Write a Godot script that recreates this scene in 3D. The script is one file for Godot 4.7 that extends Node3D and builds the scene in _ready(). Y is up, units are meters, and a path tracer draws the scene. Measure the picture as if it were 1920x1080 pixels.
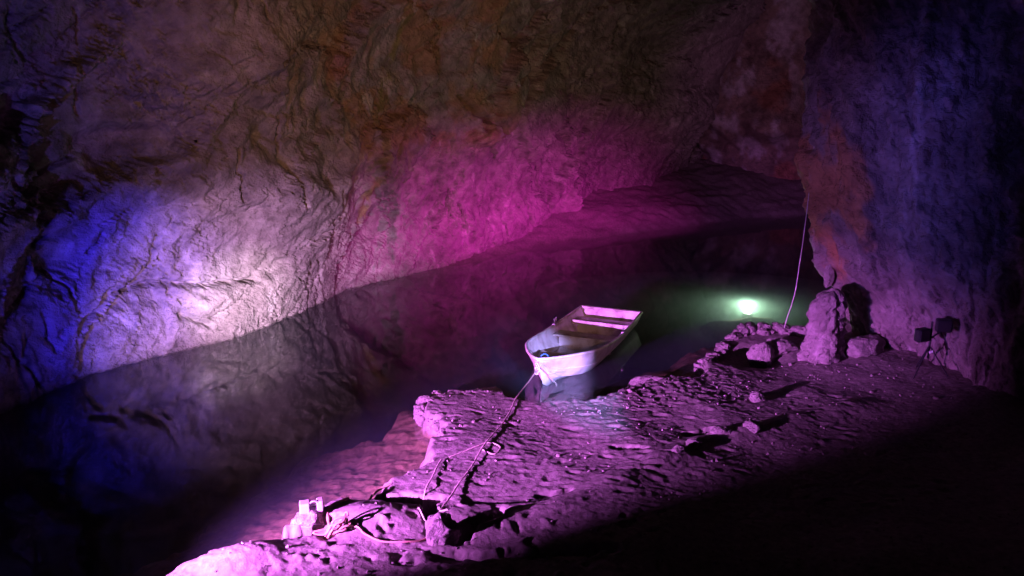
extends Node3D
# A cave river under coloured floodlights, with a moored dinghy. Units are metres, y up, water level y = 0.

var rng := RandomNumberGenerator.new()
var taken := {}
var M := {}

func _ready() -> void:
	rng.seed = 7
	setup_camera_and_air()
	make_materials()
	make_lamps()
	make_ground()
	make_water()
	make_left_wall()
	make_back_wall()
	make_right_wall()
	make_roof_and_rear()
	make_boat()
	make_rocks()
	make_ropes()
	make_small_things()

# ------------------------------------------------------------------ camera, air, light
func setup_camera_and_air() -> void:
	var cam := Camera3D.new()
	cam.name = "camera"
	cam.fov = 39.43
	cam.near = 0.05
	cam.far = 200.0
	cam.position = Vector3(0, 4.26, 0)
	cam.rotation_degrees = Vector3(-13.435, 0, 0)
	add_child(cam)
	cam.current = true
	var env := Environment.new()
	env.background_mode = Environment.BG_SKY
	var sky := Sky.new()
	var sm := ProceduralSkyMaterial.new()
	sm.sky_top_color = Color(0.02, 0.02, 0.03)
	sm.sky_horizon_color = Color(0.02, 0.02, 0.03)
	sm.ground_bottom_color = Color(0.02, 0.02, 0.02)
	sm.ground_horizon_color = Color(0.02, 0.02, 0.02)
	sky.sky_material = sm
	env.sky = sky
	env.background_energy_multiplier = 0.2
	env.tonemap_mode = Environment.TONE_MAPPER_LINEAR
	env.tonemap_exposure = 1.0
	env.volumetric_fog_enabled = true
	env.volumetric_fog_density = 0.0
	env.sdfgi_enabled = true
	env.ssao_enabled = true
	env.ssil_enabled = true
	var we := WorldEnvironment.new()
	we.name = "world"
	we.environment = env
	add_child(we)

func spot(parent: Node3D, at: Vector3, to: Vector3, col: Color, energy: float, angle: float, blend: float, size := 0.05) -> void:
	var l := SpotLight3D.new()
	l.name = "spot"
	parent.add_child(l, true)
	l.look_at_from_position(at, to, Vector3.UP)
	l.light_color = col
	l.light_energy = energy
	l.spot_angle = angle
	l.spot_angle_attenuation = blend
	l.light_size = size
	l.spot_range = 60.0
	l.spot_attenuation = 2.0
	l.shadow_enabled = true

# A floodlight standing at foot, its glowing lens towards aim, with the light just in front of the lens.
func floodlight(foot: Vector3, lift: float, aim: Vector3, col: Color, energy: float, angle: float, blend: float, label: String, doors := {}, glow := 3.0) -> Node3D:
	var t := thing("floodlight", label, "floodlight", foot, "coloured floodlights on the bank")
	var head := Vector3(0, lift, 0)
	var fwd := (aim - foot - head).normalized()
	var b := Basis.looking_at(fwd, Vector3.UP)
	var st := SurfaceTool.new()
	st.begin(Mesh.PRIMITIVE_TRIANGLES)
	bevel_box(st, Transform3D(b, head), Vector3(0.26, 0.19, 0.10), 0.015)
	for k in 6:
		bevel_box(st, Transform3D(b, head + b * Vector3(-0.1 + 0.04 * k, 0, 0.065)), Vector3(0.008, 0.16, 0.04), 0.002)
	part("housing", st, M.black_metal, t)
	st = SurfaceTool.new()
	st.begin(Mesh.PRIMITIVE_TRIANGLES)
	bevel_box(st, Transform3D(b, head + b * Vector3(0, 0, -0.052)), Vector3(0.21, 0.14, 0.008), 0.003)
	var lm := StandardMaterial3D.new()
	lm.albedo_color = Color(0.9, 0.9, 0.9)
	lm.emission_enabled = true
	lm.emission = col
	lm.emission_energy_multiplier = glow
	part("lamp_lens", st, lm, t)
	st = SurfaceTool.new()
	st.begin(Mesh.PRIMITIVE_TRIANGLES)
	var side := b.x
	var low := Vector3(0, maxf(lift - 0.17, 0.02), 0)
	tube(st, [head + side * 0.145, head + side * 0.15 - Vector3(0, 0.05, 0), low + side * 0.14, low - side * 0.14, head - side * 0.15 - Vector3(0, 0.05, 0), head - side * 0.145], 0.011, 6)
	part("bracket", st, M.black_metal, t)
	st = SurfaceTool.new()
	st.begin(Mesh.PRIMITIVE_TRIANGLES)
	tube(st, [Vector3(0, -0.25, 0), low], 0.014, 8)
	part("stake", st, M.black_metal, t)
	var eye := head + fwd * 0.085
	# barn doors: unseen plates added beside the beam to cut it; "top" is the elevation and "left" the bearing where the light is half cut
	for d in doors:
		if d == "reach":
			continue
		var reach: float = 0.6 if d == "bottom" else doors.get("reach", 0.35)
		var lean := rad_to_deg(atan(0.048 / reach))
		var flat := Vector3(fwd.x, 0, fwd.z).normalized()
		var dir := flat
		var off := Vector3.UP
		if d == "top":
			dir = flat.rotated(b.x, deg_to_rad(doors[d] - lean))
			off = b.x.cross(dir)
		elif d == "bottom":
			dir = flat.rotated(b.x, deg_to_rad(doors[d] + lean))
			off = dir.cross(b.x)
		elif d == "right":
			dir = Vector3(-sin(deg_to_rad(doors[d] + lean)), 0, -cos(deg_to_rad(doors[d] + lean)))
			off = dir.cross(Vector3.UP)
		else:
			dir = Vector3(-sin(deg_to_rad(doors[d] - lean)), 0, -cos(deg_to_rad(doors[d] - lean)))
			off = dir.cross(Vector3.UP) * -1.0
		var z := -dir
		var x := Vector3.UP if d == "left" or d == "right" else off.cross(z)
		st = SurfaceTool.new()
		st.begin(Mesh.PRIMITIVE_TRIANGLES)
		bevel_box(st, Transform3D(Basis(x, off, z), eye + off * 0.048 + dir * reach * 0.5), Vector3(0.6, 0.004, reach), 0.001)
		part("barn_door", st, M.black_metal, t)
	spot(t, foot + eye, aim, col, energy, angle, blend, 0.03)
	return t

func make_lamps() -> void:
	# the cluster stands on the near bank, just below the picture on the left
	floodlight(Vector3(-4.3, 0.2, -4.35), 1.2, Vector3(0.85, 0.1, -10.6), Color(0.86, 0.44, 1.0), 450.0, 24.0, 1.0, "black floodlight with magenta lens aimed along the sand bank", {"top": 0.6})
	floodlight(Vector3(-2.7, 0.25, -3.6), 1.1, Vector3(-4.9, 0.15, -14.8), Color(0.93, 0.70, 1.0), 380.0, 16.0, 1.0, "black floodlight with lilac lens aimed at the river wall", {"bottom": -9.0})
	floodlight(Vector3(-2.35, 0.25, -3.5), 1.1, Vector3(-5.05, 0.55, -14.5), Color(1.0, 0.90, 1.0), 430.0, 6.0, 1.0, "black floodlight with narrow white beam aimed low at the river wall")
	floodlight(Vector3(-5.2, 0.15, -4.2), 0.9, Vector3(-6.5, 1.2, -12.1), Color(0.20, 0.14, 1.0), 270.0, 11.5, 1.0, "black floodlight with deep blue lens aimed at the foot of the wall", {"left": 13.0})
	floodlight(Vector3(-5.6, 0.15, -3.9), 0.8, Vector3(-6.0, 3.8, -13.0), Color(0.45, 0.36, 1.0), 22.0, 30.0, 1.0, "added unseen fill floodlight with dim blue lens aimed high up the wall")  # added fill lamp for the faint blue on the upper wall
	floodlight(Vector3(-3.9, 0.2, -4.1), 1.4, Vector3(5.6, 2.3, -12.0), Color(0.66, 0.45, 1.0), 50.0, 15.0, 1.0, "black floodlight with violet lens aimed at the rock curtain", {"right": -54.0})
	floodlight(Vector3(-3.5, 0.2, -3.9), 1.5, Vector3(5.95, 2.9, -11.35), Color(0.34, 0.34, 1.0), 115.0, 15.0, 1.0, "black floodlight with narrow blue beam aimed at the rock curtain", {"left": -49.8, "right": -53.2})
	floodlight(Vector3(7.6, 0.25, -15.8), 2.1, Vector3(0.3, 0.5, -22.9), Color(0.95, 0.17, 0.84), 230.0, 46.0, 1.0, "black floodlight with magenta lens behind the rock curtain", {"top": 1.5, "bottom": -13.5, "reach": 0.17})
	floodlight(Vector3(8.4, 0.3, -16.2), 0.8, Vector3(9.4, 4.6, -32.0), Color(0.85, 0.50, 0.80), 40.0, 19.0, 1.0, "added unseen floodlight with dim mauve lens brightening the end wall")  # added lamp, only there to brighten the end wall
	floodlight(Vector3(1.6, 2.3, 0.6), 1.9, Vector3(-2.4, 4.5, -19.2), Color(1.0, 0.70, 0.55), 105.0, 24.0, 1.0, "black floodlight with warm lens on the high path")
	floodlight(Vector3(3.2, 2.3, 0.4), 1.3, Vector3(0.66, 0.12, -11.55), Color(0.64, 0.60, 1.0), 950.0, 3.7, 1.0, "black floodlight with pale blue lens aimed at the dinghy")

# ------------------------------------------------------------------ small helpers
func numbered(called: String) -> String:
	if not taken.has(called):
		taken[called] = 0
		return called
	taken[called] += 1
	return "%s_%03d" % [called, taken[called]]

func thing(called: String, label: String, category: String, at := Vector3.ZERO, group := "") -> Node3D:
	var o := Node3D.new()
	o.name = numbered(called)
	add_child(o)
	o.position = at
	tag(o, label, category, group)
	return o

func tag(o: Node, label: String, category: String, group := "") -> void:
	o.set_meta("label", label)
	o.set_meta("category", category)
	if group:
		o.set_meta("group", group)

func part(called: String, st: SurfaceTool, m: Material, parent: Node3D) -> MeshInstance3D:
	st.generate_normals()
	return put_mesh(called, st.commit(), m, parent)

func put_mesh(called: String, mesh: Mesh, m: Material, parent: Node3D) -> MeshInstance3D:
	var o := MeshInstance3D.new()
	o.name = numbered(called) if parent == self else called
	o.mesh = mesh
	o.material_override = m
	parent.add_child(o, true)
	return o

func setting(called: String, mesh: Mesh, m: Material, label := "") -> MeshInstance3D:
	var o := put_mesh(called, mesh, m, self)
	o.set_meta("kind", "structure")
	if label:
		o.set_meta("label", label)
	return o

func noise(type: int, freq: float, octaves: int, sd: int) -> FastNoiseLite:
	var n := FastNoiseLite.new()
	n.noise_type = type
	n.frequency = freq
	n.seed = sd
	n.fractal_type = FastNoiseLite.FRACTAL_FBM if octaves > 1 else FastNoiseLite.FRACTAL_NONE
	n.fractal_octaves = octaves
	return n

func cells(freq: float, sd: int, ret: int) -> FastNoiseLite:
	var n := noise(FastNoiseLite.TYPE_CELLULAR, freq, 1, sd)
	n.cellular_return_type = ret
	n.cellular_jitter = 1.0
	return n

func sst(a: float, b: float, x: float) -> float:
	var t := clampf((x - a) / (b - a), 0.0, 1.0)
	return t * t * (3.0 - 2.0 * t)

# distance from p to a broken line in the plane
func line_distance(p: Vector2, line: Array) -> float:
	var best := 1e9
	for i in line.size() - 1:
		var c := Geometry2D.get_closest_point_to_segment(p, line[i], line[i + 1])
		best = minf(best, p.distance_to(c))
	return best

func grid_mesh(nu: int, nv: int, pos: PackedVector3Array, col: PackedColorArray, flip := false) -> ArrayMesh:
	var idx := PackedInt32Array()
	idx.resize((nu - 1) * (nv - 1) * 6)
	var k := 0
	for j in nv - 1:
		for i in nu - 1:
			var a := j * nu + i
			var b := a + 1
			var c := a + nu
			var d := c + 1
			if flip:
				idx[k] = a; idx[k + 1] = c; idx[k + 2] = b; idx[k + 3] = b; idx[k + 4] = c; idx[k + 5] = d
			else:
				idx[k] = a; idx[k + 1] = b; idx[k + 2] = c; idx[k + 3] = b; idx[k + 4] = d; idx[k + 5] = c
			k += 6
	# smooth normals from neighbours on the grid
	var nor := PackedVector3Array()
	nor.resize(pos.size())
	for j in nv:
		for i in nu:
			var a := j * nu + i
			var du := pos[a + (1 if i < nu - 1 else 0)] - pos[a - (1 if i > 0 else 0)]
			var dv := pos[a + (nu if j < nv - 1 else 0)] - pos[a - (nu if j > 0 else 0)]
			var n := dv.cross(du).normalized()
			nor[a] = n if flip else -n
	for a in nor.size():
		nor[a] = -nor[a]
	var arr := []
	arr.resize(Mesh.ARRAY_MAX)
	arr[Mesh.ARRAY_VERTEX] = pos
	arr[Mesh.ARRAY_NORMAL] = nor
	if col.size():
		arr[Mesh.ARRAY_COLOR] = col
	arr[Mesh.ARRAY_INDEX] = idx
	var m := ArrayMesh.new()
	m.add_surface_from_arrays(Mesh.PRIMITIVE_TRIANGLES, arr)
	return m

func tri(st: SurfaceTool, a: Vector3, b: Vector3, c: Vector3) -> void:
	st.add_vertex(a); st.add_vertex(b); st.add_vertex(c)

func quad(st: SurfaceTool, a: Vector3, b: Vector3, c: Vector3, d: Vector3) -> void:
	tri(st, a, b, c)
	tri(st, a, c, d)

# a box with chamfered edges, flat shaded
func bevel_box(st: SurfaceTool, t: Transform3D, size: Vector3, bev: float) -> void:
	st.set_smooth_group(-1)
	var h := size / 2.0
	var corner := func(sx: float, sy: float, sz: float, ax: int) -> Vector3:
		var p := Vector3(sx * (h.x - (0.0 if ax == 0 else bev)), sy * (h.y - (0.0 if ax == 1 else bev)), sz * (h.z - (0.0 if ax == 2 else bev)))
		return t * p
	for ax in 3:
		for s in [-1.0, 1.0]:
			var c := []
			for q in [[-1.0, -1.0], [1.0, -1.0], [1.0, 1.0], [-1.0, 1.0]]:
				var v := [0.0, 0.0, 0.0]
				v[ax] = s
				v[(ax + 1) % 3] = q[0]
				v[(ax + 2) % 3] = q[1]
				c.append(corner.call(v[0], v[1], v[2], ax))
			if s > 0:
				quad(st, c[3], c[2], c[1], c[0])
			else:
				quad(st, c[0], c[1], c[2], c[3])
	for ax in 3:
		var u := (ax + 1) % 3
		var w := (ax + 2) % 3
		for q in [[-1.0, -1.0], [1.0, -1.0], [1.0, 1.0], [-1.0, 1.0]]:
			var e := []
			for s in [-1.0, 1.0]:
				var v := [0.0, 0.0, 0.0]
				v[ax] = s; v[u] = q[0]; v[w] = q[1]
				e.append(corner.call(v[0], v[1], v[2], u))
				e.append(corner.call(v[0], v[1], v[2], w))
			if q[0] * q[1] > 0:
				quad(st, e[0], e[1], e[3], e[2])
			else:
				quad(st, e[2], e[3], e[1], e[0])
	for sx in [-1.0, 1.0]:
		for sy in [-1.0, 1.0]:
			for sz in [-1.0, 1.0]:
				var a: Vector3 = corner.call(sx, sy, sz, 0)
				var b: Vector3 = corner.call(sx, sy, sz, 1)
				var c: Vector3 = corner.call(sx, sy, sz, 2)
				if sx * sy * sz > 0:
					tri(st, a, c, b)
				else:
					tri(st, a, b, c)

func smooth_path(pts: Array, step: float) -> PackedVector3Array:
	var out := PackedVector3Array()
	for i in pts.size() - 1:
		var p0: Vector3 = pts[maxi(i - 1, 0)]
		var p1: Vector3 = pts[i]
		var p2: Vector3 = pts[i + 1]
		var p3: Vector3 = pts[mini(i + 2, pts.size() - 1)]
		var n := maxi(1, int(p1.distance_to(p2) / step))
		for k in n:
			out.append(p1.cubic_interpolate(p2, p0, p3, float(k) / n))
	out.append(pts[pts.size() - 1])
	return out

# a round bar along points; twist > 0 gives it the lay of a three-strand rope
func tube(st: SurfaceTool, pts, r: float, sides: int, twist := 0.0, group := 0) -> void:
	st.set_smooth_group(group)
	var rings := []
	var up := Vector3(0.31, 0.9, 0.28).normalized()
	var run := 0.0
	for i in pts.size():
		var a: Vector3 = pts[maxi(i - 1, 0)]
		var b: Vector3 = pts[mini(i + 1, pts.size() - 1)]
		var d := (b - a).normalized()
		var x := (up - d * up.dot(d))
		x = x.normalized() if x.length() > 0.01 else d.cross(Vector3.RIGHT).normalized()
		up = x
		var y := d.cross(x)
		if i > 0:
			run += (pts[i] as Vector3).distance_to(pts[i - 1])
		var ring := []
		for k in sides:
			var f := TAU * k / sides
			var rr := r * (1.0 + (0.22 * cos(3.0 * (f - run * twist)) if twist > 0.0 else 0.0))
			ring.append((pts[i] as Vector3) + (x * cos(f) + y * sin(f)) * rr)
		rings.append(ring)
	for i in rings.size() - 1:
		for k in sides:
			var k2 := (k + 1) % sides
			quad(st, rings[i][k], rings[i + 1][k], rings[i + 1][k2], rings[i][k2])
	st.set_smooth_group(-1)
	for e in [0, rings.size() - 1]:
		var c: Vector3 = pts[e]
		for k in sides:
			if e == 0:
				tri(st, c, rings[e][k], rings[e][(k + 1) % sides])
			else:
				tri(st, c, rings[e][(k + 1) % sides], rings[e][k])

# ------------------------------------------------------------------ materials
func ramp(cols: Array, at: Array) -> Gradient:
	var g := Gradient.new()
	g.offsets = PackedFloat32Array(at)
	g.colors = PackedColorArray(cols)
	return g

func noise_tex(n: FastNoiseLite, size: int, g: Gradient = null) -> NoiseTexture2D:
	var t := NoiseTexture2D.new()
	t.width = size
	t.height = size
	t.seamless = true
	t.seamless_blend_skirt = 0.2
	t.noise = n
	t.normalize = true
	if g:
		t.color_ramp = g
	return t

func surface(col: Color, rough: float, spec := 0.5) -> StandardMaterial3D:
	var m := StandardMaterial3D.new()
	m.albedo_color = col.linear_to_srgb()
	m.roughness = rough
	m.metallic_specular = spec
	return m

func make_materials() -> void:
	var mottle := noise(FastNoiseLite.TYPE_SIMPLEX_SMOOTH, 0.006, 6, 11)
	mottle.fractal_gain = 0.62
	mottle.domain_warp_enabled = true
	mottle.domain_warp_amplitude = 40.0
	mottle.domain_warp_frequency = 0.01
	var rock_tex := noise_tex(mottle, 1024, ramp([Color(0.50, 0.48, 0.47), Color(0.72, 0.70, 0.69), Color(0.86, 0.85, 0.84), Color(1, 1, 1)], [0.0, 0.35, 0.62, 1.0]))
	var grit := noise(FastNoiseLite.TYPE_SIMPLEX_SMOOTH, 0.02, 5, 12)
	grit.fractal_gain = 0.65
	var grit_tex := noise_tex(grit, 1024)
	var rock := surface(Color(1, 1, 1), 0.78, 0.45)
	rock.vertex_color_use_as_albedo = true
	rock.albedo_texture = rock_tex
	rock.heightmap_enabled = true
	rock.heightmap_texture = grit_tex
	rock.heightmap_scale = 4.5
	rock.uv1_triplanar = true
	rock.uv1_world_triplanar = true
	rock.uv1_scale = Vector3(0.45, 0.45, 0.45)
	var frac := cells(0.012, 15, FastNoiseLite.RETURN_DISTANCE2_SUB)
	frac.fractal_type = FastNoiseLite.FRACTAL_FBM
	frac.fractal_octaves = 3
	frac.domain_warp_enabled = true
	frac.domain_warp_amplitude = 30.0
	frac.domain_warp_frequency = 0.012
	var ft := noise_tex(frac, 1024)
	ft.as_normal_map = true
	ft.bump_strength = 6.0
	rock.normal_enabled = true
	rock.normal_texture = ft
	rock.normal_scale = 0.8
	M.rock = rock
	var sandt := noise(FastNoiseLite.TYPE_SIMPLEX_SMOOTH, 0.012, 5, 21)
	sandt.fractal_gain = 0.6
	var sand_tex := noise_tex(sandt, 1024, ramp([Color(0.62, 0.6, 0.58), Color(0.84, 0.83, 0.82), Color(1, 1, 1)], [0.0, 0.45, 1.0]))
	var sand := surface(Color(1, 1, 1), 0.85, 0.4)
	sand.vertex_color_use_as_albedo = true
	sand.albedo_texture = sand_tex
	sand.heightmap_enabled = true
	sand.heightmap_texture = grit_tex
	sand.heightmap_scale = 0.55
	sand.uv1_triplanar = true
	sand.uv1_world_triplanar = true
	sand.uv1_scale = Vector3(0.9, 0.9, 0.9)
	M.sand = sand
	var stone := surface(Color(0.36, 0.32, 0.30), 0.8, 0.45)
	stone.albedo_texture = rock_tex
	stone.heightmap_enabled = true
	stone.heightmap_texture = grit_tex
	stone.heightmap_scale = 2.0
	stone.uv1_triplanar = true
	stone.uv1_world_triplanar = true
	stone.uv1_scale = Vector3(1.6, 1.6, 1.6)
	M.stone = stone
	M.black_metal = surface(Color(0.015, 0.015, 0.016), 0.5)
	var scuff := noise(FastNoiseLite.TYPE_SIMPLEX_SMOOTH, 0.008, 6, 31)
	scuff.domain_warp_enabled = true
	var paint := surface(Color(0.74, 0.73, 0.70), 0.42, 0.5)
	paint.albedo_texture = noise_tex(scuff, 512, ramp([Color(0.48, 0.44, 0.38), Color(0.78, 0.75, 0.70), Color(0.93, 0.92, 0.90), Color(1, 1, 1)], [0.0, 0.3, 0.55, 1.0]))
	paint.uv1_triplanar = true
	paint.uv1_scale = Vector3(0.7, 0.7, 0.7)
	M.paint = paint
	var rope := surface(Color(0.40, 0.34, 0.27), 0.85)
	M.rope = rope
	M.pale_rope = surface(Color(0.55, 0.52, 0.48), 0.85)
	M.blue_rope = surface(Color(0.05, 0.25, 0.5), 0.7)
	M.old_rope = surface(Color(0.30, 0.17, 0.12), 0.85)
	M.galvanised = surface(Color(0.5, 0.5, 0.5), 0.4)
	M.galvanised.metallic = 0.8
	M.pale_plastic = surface(Color(0.28, 0.27, 0.26), 0.6)
	M.wood = surface(Color(0.2, 0.13, 0.08), 0.85)
	M.tag_white = surface(Color(0.8, 0.8, 0.8), 0.5)

# ------------------------------------------------------------------ the ground
const CELL := 0.08
const SX0 := -8.0
const SZ0 := -16.0
const SNX := 210
const SNZ := 260
var sd_shore := PackedFloat32Array()
var sd_shelf := PackedFloat32Array()
const FX0 := -4.5
const FX1 := 6.7
const FZ0 := -14.1
const FZ1 := -4.7
const FSTEP := 0.02
var fnx := 0
var fnz := 0
var fine := PackedFloat32Array()
var n_jit := FastNoiseLite.new()
var n_big := FastNoiseLite.new()
var n_mid := FastNoiseLite.new()
var n_fin := FastNoiseLite.new()
var n_clod := FastNoiseLite.new()
var far_line := [Vector2(-3.0, -19.6), Vector2(-1.39, -20.5), Vector2(-0.29, -21.75), Vector2(0.62, -23.05), Vector2(2.3, -24.4), Vector2(4.12, -25.6), Vector2(6.87, -27.7), Vector2(8.45, -28.75), Vector2(11.55, -29.8), Vector2(18.0, -30.0)]

func signed_field(poly: PackedVector2Array) -> PackedFloat32Array:
	var out := PackedFloat32Array()
	out.resize(SNX * SNZ)
	var closed := Array(poly)
	closed.append(poly[0])
	for j in SNZ:
		for i in SNX:
			var p := Vector2(SX0 + i * CELL, SZ0 + j * CELL)
			var d := line_distance(p, closed)
			out[j * SNX + i] = d if Geometry2D.is_point_in_polygon(p, poly) else -d
	return out

func sample(f: PackedFloat32Array, x: float, z: float) -> float:
	var u := clampf((x - SX0) / CELL, 0.0, SNX - 1.001)
	var v := clampf((z - SZ0) / CELL, 0.0, SNZ - 1.001)
	var i := int(u)
	var j := int(v)
	u -= i
	v -= j
	var a := j * SNX + i
	return lerpf(lerpf(f[a], f[a + 1], u), lerpf(f[a + SNX], f[a + SNX + 1], u), v)

# height of mud and sand: detail 0 for the broad shape, 1 with the small relief
func height(x: float, z: float, detail: float) -> float:
	if z < -17.0:
		return far_height(x, z, detail)
	var jx := n_jit.get_noise_2d(x, z) * 0.10
	var jz := n_jit.get_noise_2d(x + 50.0, z) * 0.10
	var sd := sample(sd_shore, x + jx, z + jz) + 0.03 * n_fin.get_noise_2d(x * 0.6 + 3.0, z * 0.6) + 0.07 * n_mid.get_noise_2d(x + 8.0, z)
	var sb := sample(sd_shelf, x + jx * 2.0, z + jz * 2.0)
	var top := 0.24 + 0.05 * n_big.get_noise_2d(x, z)
	top += 0.14 * sst(4.2, 6.5, x) + 2.3 * sst(-3.6, -0.4, z) * sst(-4.0, -1.0, x)
	top += 0.5 * sst(2.0, 6.0, x) * sst(-8.5, -5.0, z)
	# a sheer lip where the bank juts into the river, gentler elsewhere
	var lip := Vector2(x + 1.0, z + 10.0).length()
	var w := lerpf(0.05, 0.30, sst(0.7, 1.6, lip) * (1.0 - sst(-7.9, -7.3, z) * (1.0 - sst(-1.8, -1.2, x))))
	w = lerpf(w, 0.16, sst(0.0, 1.0, x))
	var bed := -0.06 - 0.22 * clampf(-sd, 0.0, 1.5) + 0.03 * n_mid.get_noise_2d(x, z)
	var deep := -1.5 + 0.25 * n_big.get_noise_2d(x * 1.3, z * 1.3)
	# the shallows under the boat and towards the lamp shoal up again
	deep += 1.15 * exp(-(pow((x - 2.3) / 2.0, 2) + pow((z + 12.6) / 1.7, 2)))
	bed = lerpf(deep, bed, sst(-0.55, 0.12, sb))
	if detail > 0.0 and sd > -0.6:
		var m1 := n_mid.get_noise_2d(x, z)
		top += detail * 0.009 * m1
		top += detail * 0.006 * n_fin.get_noise_2d(x, z)
		# wavy ripples in the sand
		var rip := sst(-1.6, -0.6, x) * (1.0 - sst(1.8, 2.8, x)) * sst(-9.9, -8.9, z) * (1.0 - sst(-7.4, -6.6, z))
		if rip > 0.01:
			var q := z + 0.22 * x + 0.20 * n_jit.get_noise_2d(x * 0.8 + 9.0, z * 0.8) + 0.05 * m1
			var s := fposmod(q / 0.145, 1.0)
			var saw := s / 0.7 if s < 0.7 else (1.0 - s) / 0.3
			top += detail * rip * 0.010 * (saw - 0.5) * sst(-0.5, 0.25, n_big.get_noise_2d(x * 2.2 + 30.0, z * 3.0))
		# trampled clods along the water
		var clod := sst(-0.6, 1.0, x) * (1.0 - sst(2.9, 3.7, x)) * sst(-9.6, -10.5, z)
		clod = maxf(clod, (1.0 - sst(0.1, 0.4, sd)) * (1.0 - sst(0.8, 1.6, lip)))
		clod = maxf(clod, 0.55 * sst(-6.7, -6.2, z) * (1.0 - sst(1.0, 2.2, x)))
		if clod > 0.01:
			var c := n_clod.get_noise_2d(x, z)
			top += detail * clod * (0.032 * sst(-0.35, 0.3, n_big.get_noise_2d(x * 3.0, z * 3.0 + 11.0)) * (-c - 0.6) + 0.018 * n_mid.get_noise_2d(x * 2.3, z * 2.3))
	var k := sst(-0.04, w, sd)
	return lerpf(bed, top, k)

func far_height(x: float, z: float, detail: float) -> float:
	var p := Vector2(x, z)
	var d := line_distance(p, far_line)
	# the far bank lies behind that line
	var inside := false
	for i in far_line.size() - 1:
		if x >= far_line[i].x and x < far_line[i + 1].x:
			var t: float = (x - far_line[i].x) / (far_line[i + 1].x - far_line[i].x)
			inside = z < lerpf(far_line[i].y, far_line[i + 1].y, t)
	if x < -3.0:
		inside = false
	var s := d if inside else -d
	s += 0.18 * n_jit.get_noise_2d(x * 0.4, z * 0.4)
	var h := 0.0
	if s > 0.0:
		h = 0.30 * s + 0.22 * (1.0 - exp(-s * 1.2))
		h = minf(h, 1.45 + 0.05 * s)
		h += 0.10 * n_big.get_noise_2d(x * 0.6, z * 0.6) * sst(0.0, 1.0, s)
		h += detail * (0.05 * n_mid.get_noise_2d(x * 0.5, z * 0.5) + 0.02 * n_fin.get_noise_2d(x * 0.4, z * 0.4)) * sst(0.0, 0.6, s)
		# runnels down the slope
		h += detail * 0.05 * n_jit.get_noise_2d((x * 0.5 + z * 0.86) * 1.1, (x * 0.86 - z * 0.5) * 0.15) * sst(0.1, 0.8, s)
	else:
		h = maxf(-1.6, 0.42 * s)
	return h

func ground_at(x: float, z: float) -> float:
	if x > FX0 and x < FX1 - FSTEP and z > FZ0 and z < FZ1 - FSTEP:
		return fine[int((z - FZ0) / FSTEP) * fnx + int((x - FX0) / FSTEP)]
	return height(x, z, 1.0)

func on_ground(x: float, z: float, lift := 0.0) -> Vector3:
	return Vector3(x, ground_at(x, z) + lift, z)

func stamp(x: float, z: float, rx: float, rz: float, turn: float, dh: float, sharp := 1.0) -> void:
	var r := maxf(rx, rz) * 1.9
	var c := cos(turn)
	var s := sin(turn)
	for j in range(maxi(0, int((z - r - FZ0) / FSTEP)), mini(fnz - 1, int((z + r - FZ0) / FSTEP))):
		for i in range(maxi(0, int((x - r - FX0) / FSTEP)), mini(fnx - 1, int((x + r - FX0) / FSTEP))):
			var dx := FX0 + i * FSTEP - x
			var dz := FZ0 + j * FSTEP - z
			var u := (dx * c - dz * s) / rx
			var v := (dx * s + dz * c) / rz
			var e := pow(u * u + v * v, sharp)
			fine[j * fnx + i] += dh * exp(-e)

func gouge(a: Vector2, b: Vector2, wide: float, deep: float) -> void:
	var lo := Vector2(minf(a.x, b.x), minf(a.y, b.y)) - Vector2(wide, wide) * 2.0
	var hi := Vector2(maxf(a.x, b.x), maxf(a.y, b.y)) + Vector2(wide, wide) * 2.0
	for j in range(maxi(0, int((lo.y - FZ0) / FSTEP)), mini(fnz - 1, int((hi.y - FZ0) / FSTEP))):
		for i in range(maxi(0, int((lo.x - FX0) / FSTEP)), mini(fnx - 1, int((hi.x - FX0) / FSTEP))):
			var p := Vector2(FX0 + i * FSTEP, FZ0 + j * FSTEP)
			var q := p + Vector2(n_jit.get_noise_2d(p.x * 2.0, p.y * 2.0), n_jit.get_noise_2d(p.x * 2.0 + 7.0, p.y * 2.0)) * wide * 0.7
			var d := q.distance_to(Geometry2D.get_closest_point_to_segment(q, a, b))
			fine[j * fnx + i] -= deep * (1.0 - sst(wide * 0.45, wide, d))

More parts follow.
